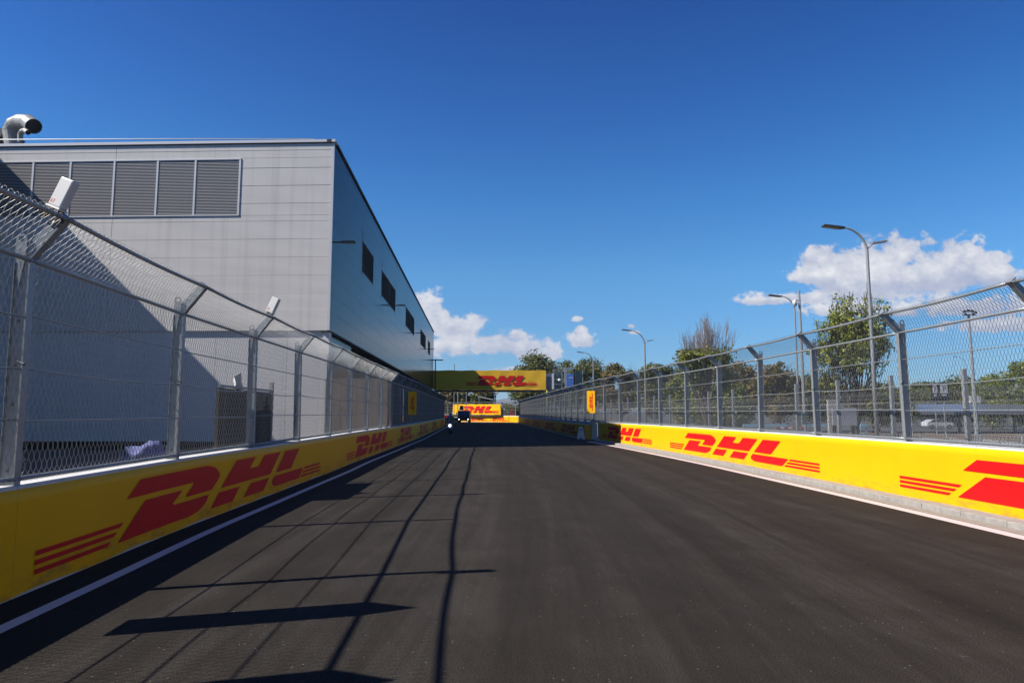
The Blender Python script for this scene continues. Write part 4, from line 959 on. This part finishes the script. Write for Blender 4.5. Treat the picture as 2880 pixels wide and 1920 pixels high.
# traffic signs
p = W3(2179, 1178, 41); t = thing('road_sign', (p.x, 41, -.7), 'round red and white road sign seen through the right fence', 'road sign')
MB().tube([(p.x, 41.05, -.8), (p.x, 41.05, p.z + .3)], .03, 6).build('pole', M['zinc'], t)
ry = Matrix.Translation((p.x, 41, p.z)) @ Matrix.Rotation(R(58), 4, 'Z')
def disc(r, y_, m_, nm_):
    d_ = MB().tube([(0, y_, 0), (0, y_ + .012, 0)], r, 24); d_.v = [tuple(ry @ Vector(v)) for v in d_.v]; d_.build(nm_, m_, t)
disc(.31, 0, M['redcar'], 'red_ring'); disc(.225, -.006, M['white'], 'white_face')
bk = MB().box((-.05, -.012, .05), (.10, .006, .16)).box((.05, -.012, -.04), (.08, .006, .18)); bk.v = [tuple(ry @ Vector(v)) for v in bk.v]; bk.build('symbol', M['black'], t)
p = W3(2260, 1177, 40); t = thing('information_sign', (p.x, 40, -.7), 'narrow green sign with white symbols seen through the right fence', 'sign')
ry = Matrix.Translation((p.x, 40, p.z)) @ Matrix.Rotation(R(45), 4, 'Z')
def rb(c_, d_, m_, nm_):
    q_ = MB().box(c_, d_); q_.v = [tuple(ry @ Vector(v)) for v in q_.v]; q_.build(nm_, m_, t)
MB().tube([(p.x, 40.1, -.8), (p.x, 40.1, p.z + .2)], .03, 6).build('pole', M['zinc'], t)
rb((0, 0, 0), (.46, .02, .66), M['white'], 'border'); rb((0, -.014, 0), (.43, .01, .63), M['green'], 'plate')
for z_ in (.18, -.02): rb((0, -.022, z_), (.2, .006, .035), M['white'], 'symbol'); rb((.07, -.022, z_ - .06), (.035, .006, .1), M['white'], 'symbol')
textmesh('P', .2, ry @ Matrix.Translation((0, -.024, -.22)) @ Matrix.Rotation(R(90), 4, 'X'), M['white'], 'symbol', t)
# board on legs
a = W3(2341, 1146, 30); b = W3(2411, 1196, 30); t = thing('notice_board', (a.x, 30, -.75), 'large blank light grey board on dark legs behind the right fence', 'board')
MB().bb((a.x, 30, b.z), (b.x, 30.08, a.z)).build('panel', mat('light_grey_board', (.42, .42, .47), .6), t)
for x_ in (a.x + .12, b.x - .12): MB().bb((x_ - .06, 30.1, -.85), (x_ + .06, 30.2, a.z - .1)).build('leg', M['black'], t)
for k, px_ in enumerate((2334, 2346)):
    p = W3(px_, 1123, 31); top(MB().bb((p.x - .09, 31, -.85), (p.x + .09, 31.15, p.z)), 'marker_post', M['conc'], (p.x, 31, -.75), ['pale stone post behind the blank grey board, left of the pair', 'pale stone post behind the blank grey board, right of the pair'][k], 'post')
# red and white pole, blue boards
a = W3(2182, 1203, 38); b = W3(2262, 1204, 38); t = thing('barrier_pole', (a.x, 38, -.7), 'red and white striped low barrier pole below the road signs', 'barrier pole')
for k in range(7): MB().tube([a.lerp(b, k / 7), a.lerp(b, (k + 1) / 7)], .04, 6).build('stripe', M['redcar'] if k % 2 == 0 else M['white'], t)
for k in (0, 1): pp = a.lerp(b, .05 + .9 * k); MB().bb((pp.x - .04, 38.05, -.85), (pp.x + .04, 38.12, pp.z + .05)).build('leg', M['col'], t)
for k, (x0, x1) in enumerate(((2090, 2212), (2268, 2335), (2420, 2440))):
    a = W3(x0, 1192, 52); b = W3(x1, 1199, 52); top(MB().bb((a.x, 52, b.z), (b.x, 52.06, a.z)).bb((a.x, 52.07, -.85), (a.x + .06, 52.12, a.z)).bb((b.x - .06, 52.07, -.85), (b.x, 52.12, a.z)), 'low_board', M['skyblue'], ((a.x + b.x) / 2, 52, -.75), ['light blue low board left of the green sign, longest of three', 'light blue low board between the green sign and the blank grey board', 'short light blue low board right of the blank grey board'][k], 'board', 'light blue low boards in the car park')
# parking canopy with solar roof, signs, car
Yc = 84
t = thing('parking_canopy', (48, Yc, -.8), 'long car park canopy with blue grey solar roof behind the right fences', 'canopy')
a = W3(2475, 1150, Yc + 6); 
for k in range(12):
    x0 = W3(2550, 1150, Yc).x + k * 3.4; MB().prism([(x0, Yc - 3, 1.72 + .0), (x0 + 3.34, Yc - 3, 1.72), (x0 + 3.34, Yc + 5, 2.75), (x0, Yc + 5, 2.75)], (0, 0, .06)).build('roof_panel', M['solar'], t)
    if k % 2 == 0:
        MB().bb((x0, Yc + .8, -.85), (x0 + .25, Yc + 1.05, 2.1)).build('column', M['col'], t)
MB().bb((W3(2550, 1150, Yc).x, Yc - 3.0, 1.45), (W3(2550, 1150, Yc).x + 40.7, Yc - 2.9, 1.70)).build('edge_beam', M['col'], t)
ct = thing('parked_car', (40, 100, -.79), 'white estate car parked left of the canopy behind the right fences', 'car')
a = W3(2636, 1190, 108); cx, cy, cz = a.x, 108, -.79
prof = [(-2.1, .35), (-2.15, .75), (-1.95, .92), (-1.1, 1.02), (-.45, 1.42), (1.1, 1.46), (1.95, 1.05), (2.1, .9), (2.12, .38)]
ct.location = (cx, cy, cz)
MB().prism([(cx - x_, cy - .85, cz + z_) for x_, z_ in prof], (0, 1.7, 0)).build('body', M['car'], ct, bevel=.06)
MB().prism([(cx - x_, cy - .856, cz + z_) for x_, z_ in ((-.95, 1.04), (-.42, 1.36), (1.05, 1.39), (1.7, 1.05))], (0, .004, 0)).build('side_window', M['glass'], ct)
for x_ in (-.15, .6): MB().bb((cx - x_ - .02, cy - .862, cz + 1.04), (cx - x_ + .02, cy - .857, cz + 1.4)).build('pillar', M['car'], ct)
for x_ in (-1.35, 1.3):
    w = MB().tube([(cx - x_, cy - .87, cz + .32), (cx - x_, cy - .68, cz + .32)], .32, 18).build('wheel', M['rubber'], ct); MB().tube([(cx - x_, cy - .885, cz + .32), (cx - x_, cy - .875, cz + .32)], .19, 14).build('rim', M['zinc'], w)
for k, (x0, x1, y0, y1) in enumerate(((2623, 2636, 1087, 1106), (2644, 2665, 1085, 1105))):
    a = W3(x0, y0, 80); b = W3(x1, y1, 80); t = thing('parking_sign', (a.x, 80, -.8), ['narrow white parking sign on black, left of two above the canopy', 'wider white parking sign on black, right of two above the canopy'][k], 'sign', 'parking signs above the canopy')
    MB().bb((a.x - .18, 80.02, b.z - .85), (b.x + .18, 80.1, a.z + .4)).build('black_panel', M['black'], t)
    MB().bb((a.x, 79.96, b.z), (b.x, 80.0, a.z)).build('white_plate', M['white'], t)
    MB().bb((a.x, 79.98, a.z + .08), (b.x, 80.0, a.z + .22)).build('white_strip', M['white'], t); MB().bb((a.x + .1, 79.98, b.z - .3), (b.x - .1, 80.0, b.z - .14)).build('white_strip', M['white'], t)
    tx = textmesh('P', .9, Matrix.Translation(((a.x + b.x) / 2, 79.95, (a.z + b.z) / 2)) @ Matrix.Rotation(R(90), 4, 'X') @ Matrix.Diagonal(((.62 if k == 0 else 1), 1, 1, 1)), M['black'], 'letter', t)
    MB().tube([((a.x + b.x) / 2, 80.15, -.85), ((a.x + b.x) / 2, 80.15, a.z)], .07, 6).build('pole', M['lampgrey'], t)
a = W3(2728, 1113, 75); b = W3(2759, 1132, 75); top(MB().bb((a.x, 75, b.z), (b.x, 75.4, a.z)).bb((a.x + .45, 75.1, -.85), (a.x + .6, 75.3, b.z)), 'cabinet', M['white'], ((a.x + b.x) / 2, 75, -.8), 'small white box cabinet raised just above the canopy roof', 'cabinet')
# items seen right of the far banner
for k, (px_, w_, h_, m_, lb) in enumerate(((1441, 14, 11, 'redcar', 'red vehicle behind the far end fence'), (1418, 4, 16, 'white', 'white upright post left of the red vehicle behind the far fence'))):
    a = W3(px_ - w_ / 2, 1164 - h_, 140); b = W3(px_ + w_ / 2, 1164, 140)
    tt = thing('far_van' if k == 0 else 'far_post', ((a.x + b.x) / 2, 140, 0), lb, 'vehicle' if k == 0 else 'post')
    MB().bb((a.x, 140, .35 if k == 0 else -.04), (b.x, 141.2, a.z)).build('body', M[m_], tt, bevel=.05)
    if k == 0:
        MB().bb((a.x + .12, 139.98, a.z - .5), (b.x - .12, 139.995, a.z - .15)).build('windscreen', M['glass'], tt)
        for s_ in (a.x + .15, b.x - .15): MB().tube([(s_ - .08, 140.4, .3), (s_ + .08, 140.4, .3)], .33, 12).build('wheel', M['rubber'], tt)
p = W3(1394, 1105, 150); t = thing('lamp_post', (p.x, 150, 0), 'short lamp post with pale head against the distant hills', 'lamp post'); MB().tube([(p.x, 150, 0), tuple(p)], .1, 6).build('pole', M['lampgrey'], t); MB().sphere(p, .35, 10, 6, (1.6, 1, .7)).build('lamp_head', M['white'], t)
p = W3(1365, 1120, 138); t = thing('shelter', (p.x, 138, 0), 'small pale sloping shelter roof under the bridge in front of the trees', 'shelter')
MB().prism([(p.x - 1.5, 138, p.z + .35), (p.x + 1.6, 138, p.z - .35), (p.x + 1.6, 138, p.z - .2), (p.x - 1.5, 138, p.z + .5)], (0, 2.5, 0)).build('roof', M['white_conc'], t)
for x_ in (-1.3, 1.4): MB().bb((p.x + x_ - .06, 138.3, 0), (p.x + x_ + .06, 138.42, p.z - .1 * x_)).build('post', M['zinc'], t)

# thin air haze round everything, only the hills fade
hz_ = bpy.data.materials.new('haze_air'); hz_.use_nodes = True; t = NT(hz_.node_tree); t.n.clear(); o_ = t.new('ShaderNodeOutputMaterial'); v_ = t.new('ShaderNodeVolumePrincipled')
v_.inputs['Color'].default_value = (.62, .74, .90, 1); v_.inputs['Density'].default_value = .00022; v_.inputs['Anisotropy'].default_value = .2; t.l.new(v_.outputs[0], o_.inputs['Volume'])
MB().bb((-3200, -400, -6), (3200, 4700, 82)).build('haze', hz_, kind='stuff')

# ---------------------------------------------------------------- trees
def crown_mesh(name, centers, n_per, leaf, spread, m, seed, flat=.8):
    rg = np.random.default_rng(seed); C = np.repeat(np.array([c[:3] for c in centers]), n_per, 0); Rd = np.repeat(np.array([c[3] for c in centers]), n_per)
    n = len(C); d = rg.normal(size=(n, 3)); d /= np.linalg.norm(d, axis=1)[:, None]; r_ = rg.random(n) ** .45
    P = C + d * (Rd * r_ * spread)[:, None] * np.array([1, 1, flat])
    nrm = d * .6 + rg.normal(size=(n, 3)) * .7 + np.array([0, 0, .3]); nrm /= np.linalg.norm(nrm, axis=1)[:, None]
    ref = np.where(np.abs(nrm[:, 2:3]) < .9, np.array([[0, 0, 1.]]), np.array([[1., 0, 0]])); U = np.cross(nrm, ref); U /= np.linalg.norm(U, axis=1)[:, None]; Vv = np.cross(nrm, U)
    a = rg.random(n) * 6.28; U2 = U * np.cos(a)[:, None] + Vv * np.sin(a)[:, None]; V2 = -U * np.sin(a)[:, None] + Vv * np.cos(a)[:, None]
    L = (leaf * (.6 + .8 * rg.random(n)))[:, None]
    q = np.stack([P - U2 * L * .5, P + V2 * L * .36 + nrm * L * .08, P + U2 * L * .5, P - V2 * L * .36 + nrm * L * .08], 1).reshape(-1, 3)
    me = bpy.data.meshes.new(name); me.vertices.add(4 * n); me.vertices.foreach_set('co', q.ravel().astype(np.float32))
    me.loops.add(4 * n); me.loops.foreach_set('vertex_index', np.arange(4 * n, dtype=np.int32)); me.polygons.add(n)
    me.polygons.foreach_set('loop_start', np.arange(0, 4 * n, 4, dtype=np.int32)); me.update(calc_edges=True); me.materials.append(m); return me
def grow(rg, p, d, L, r, depth, out, ends, up=.25, split=3, ang=.55):
    n = 4; pts = [p]; q = p; dd = d
    for k in range(n):
        dd = (dd + Vector((rg.gauss(0, .12), rg.gauss(0, .12), rg.gauss(0, .08) + up * .15))).normalized(); q = q + dd * L / n; pts.append(q)
        if depth <= 1: ends.append((q.copy(), depth))
    out.append((pts, [r * (1 - .45 * k / n) for k in range(n + 1)]))
    if depth > 0:
        for s_ in range(split):
            a = rg.uniform(.25, 1) * ang; ph = rg.uniform(0, 6.28); o_ = dd.orthogonal().normalized(); o_.rotate(Matrix.Rotation(ph, 3, dd))
            nd = (dd * math.cos(a) + o_ * math.sin(a) + Vector((0, 0, up * .5))).normalized(); st_ = pts[rg.choice((2, 3, 4))] if s_ else pts[-1]
            grow(rg, st_, nd, L * rg.uniform(.62, .85), r * .55, depth - 1, out, ends, up, split, ang)
def tree(loc, H, wd, label, leafm='leaf_dk', seed=1, leaf=.3, n=90, per=70, trunk=.25, cat='tree', depth=4, base=.12, stems=0, spr=2.4, lean=.62, sparse=False, bare=0, group=None, up=.25):
    rg = random.Random(seed); t = thing('tree', loc, label, 'tree', group); L0 = Vector(loc)
    out, ends = [], []
    if stems:
        out.append(([L0, L0 + Vector((.02, 0, H * .09)), L0 + Vector((0, 0, H * .18))], [H * .022, H * .019, H * .017]))
        for k in range(stems):
            a_ = 6.28 * k / stems + rg.uniform(-.3, .3); tl = rg.uniform(.1, lean)
            grow(rg, L0 + Vector((0, 0, H * rg.uniform(.12, .2))), Vector((math.cos(a_) * tl, math.sin(a_) * tl, 1)).normalized(), H * rg.uniform(.25, .31), H * .0065, depth, out, ends, up, 3, .5)
    else: grow(rg, L0, Vector((rg.uniform(-.05, .05), 0, 1)), H * .26, max(.06, H * .018), depth, out, ends, up)
    zmax = max(e[0].z for e in ends) - L0.z; xm = max(max(abs(e[0].x - L0.x), abs(e[0].y - L0.y)) for e in ends); fz, fx = H * .97 / zmax, wd * .5 / xm
    def rs(p): return Vector((L0.x + (p.x - L0.x) * fx, L0.y + (p.y - L0.y) * fx, L0.z + (p.z - L0.z) * fz))
    tk = MB(); br2 = MB()
    for i, (pts, rr) in enumerate(out):
        (tk if i == 0 else br2).tube([rs(p) for p in pts], [max(q_, H * .00085) for q_ in rr], 6 if i == 0 else 4, False)
    tk.build('trunk', M['bark'], t, smooth=True); br2.build('branches', M['twig' if bare else 'bark'], t)
    if sparse:
        cs = [(*(rs(e[0]) - L0), leaf * spr * rg.uniform(.6, 1.2)) for e in ends if not bare or rs(e[0]).z - L0.z < H * bare * rg.uniform(.8, 1.1)]
        if len(cs) > n: cs = rg.sample(cs, n)
    else:
        cs = []
        while len(cs) < n:
            x_, y_, z_ = (rg.uniform(-1, 1) for _ in range(3)); rr_ = math.sqrt(x_ * x_ + y_ * y_ + z_ * z_)
            if rr_ > 1 or rr_ < .45: continue
            k = rg.uniform(.12, .24) * wd * .5 * 1.5; cs.append((x_ * (wd / 2 - k * .6), y_ * (wd / 2 - k * .6), H * (base + (1 - base) * (.5 + z_ * .44)), k))
    me = crown_mesh('crown', cs, per, leaf, 1.0, M[leafm], seed); link('crown', me, t)
    return t
def ptree(px_, ptop, Y, wpx, label, **k):
    gz = -.05 if px_ < 1700 else ground_z((px_ - 1440) / 1920 * Y, Y); z_ = W3(px_, ptop, Y).z; x_ = W3(px_, 1160, Y).x
    return tree((x_, Y, gz), z_ - gz, wpx / 1920 * Y, label, **k)
ptree(2405, 790, 34, 285, 'large upright light green tree with sparse leaves behind the nearest street lamp', leafm='leaf_sp', seed=11, leaf=.125, n=560, per=16, sparse=True, depth=4, up=.30, stems=14, trunk=.1, spr=2.7, lean=1.1)
ptree(1985, 858, 55, 250, 'tree with a bare twiggy top and yellow green leaves on its lower half', leafm='leaf_yg', seed=5, leaf=.19, n=1500, per=10, sparse=True, bare=.60, depth=4, up=.36, stems=17, spr=3.6, lean=1.2)
G_ = 'row of trees beyond the right fence'
ptree(1507, 992, 132, 172, 'rounded dark green tree rising behind the bridge banner', seed=21, leaf=.42, n=150, per=110, group=G_)
ptree(1655, 1006, 126, 150, 'dark green tree behind the scaffold tower', seed=22, leaf=.38, n=120, per=100, group=G_)
ptree(1742, 1016, 112, 120, 'dark brownish tree right of the smallest street lamp', leafm='leaf_rd', seed=23, leaf=.38, n=100, per=100, group=G_)
ptree(1590, 1012, 136, 110, 'small dark tree between the bridge end and the lift tower', seed=24, leaf=.4, n=90, per=90, group=G_)
ptree(1850, 1012, 96, 150, 'dark tree just behind the second street lamp', leafm='leaf_dk', seed=25, leaf=.34, n=110, per=100, group=G_)
ptree(1925, 1040, 80, 120, 'low yellow green tree left below the bare topped tree', leafm='leaf_yg', seed=26, leaf=.28, n=90, per=100, group=G_)
ptree(2085, 1010, 88, 130, 'reddish brown tree right of the bare topped tree', leafm='leaf_rd', seed=27, leaf=.32, n=110, per=100, group=G_)
ptree(2190, 1012, 84, 150, 'reddish dark tree behind the camera mast', leafm='leaf_rd', seed=28, leaf=.3, n=120, per=100, group=G_)
ptree(2300, 1040, 90, 170, 'dark tree low behind the large light green tree', leafm='leaf_dk', seed=29, leaf=.3, n=110, per=90, group=G_)
ptree(2030, 1075, 66, 200, 'low bushy yellow green tree behind the mesh fence', leafm='leaf_yg', seed=30, leaf=.26, n=110, per=90, group=G_)
ptree(2470, 1070, 86, 190, 'low dark tree right of the large light green tree', leafm='leaf_dk', seed=31, leaf=.3, n=100, per=90, group=G_)
ptree(2600, 1068, 125, 170, 'dark green clipped looking tree behind the parking signs', leafm='leaf_dk', seed=32, leaf=.4, n=110, per=90, group=G_, base=.02)
ptree(2700, 1052, 125, 170, 'dark green tree behind the floodlight mast', leafm='leaf_dk', seed=33, leaf=.4, n=110, per=90, group=G_, base=.02)
ptree(2790, 1048, 100, 150, 'yellowish tree with thin twigs left of the last square post', leafm='leaf_yg', seed=34, leaf=.3, n=110, per=60, group=G_, base=.02)
ptree(2890, 1008, 90, 170, 'yellow green tree at the right edge of the picture', leafm='leaf_yg', seed=35, leaf=.28, n=120, per=90, group=G_, base=.02)
H_ = 'trees seen under the bridge'
ptree(1425, 1136, 175, 110, 'low dark bush row beyond the far fence below the distant hills', leafm='leaf_dk', seed=40, leaf=.35, n=60, per=80, group=H_, base=.02)
ptree(1262, 1080, 150, 60, 'brownish tree under the bridge at far left', leafm='leaf_rd', seed=41, leaf=.35, n=60, per=80, group=H_)
ptree(1228, 1095, 146, 34, 'narrow dark tree beside the building far corner', leafm='leaf_dk', seed=42, leaf=.35, n=50, per=80, group=H_)
ptree(1305, 1075, 155, 76, 'open dark green tree left of centre under the bridge', leafm='leaf_dk', seed=43, leaf=.38, n=70, per=80, group=H_)
ptree(1357, 1070, 150, 74, 'dense dark green tree behind the small pale shelter', leafm='leaf_dk', seed=44, leaf=.38, n=90, per=90, group=H_)

bpy.context.view_layer.update()
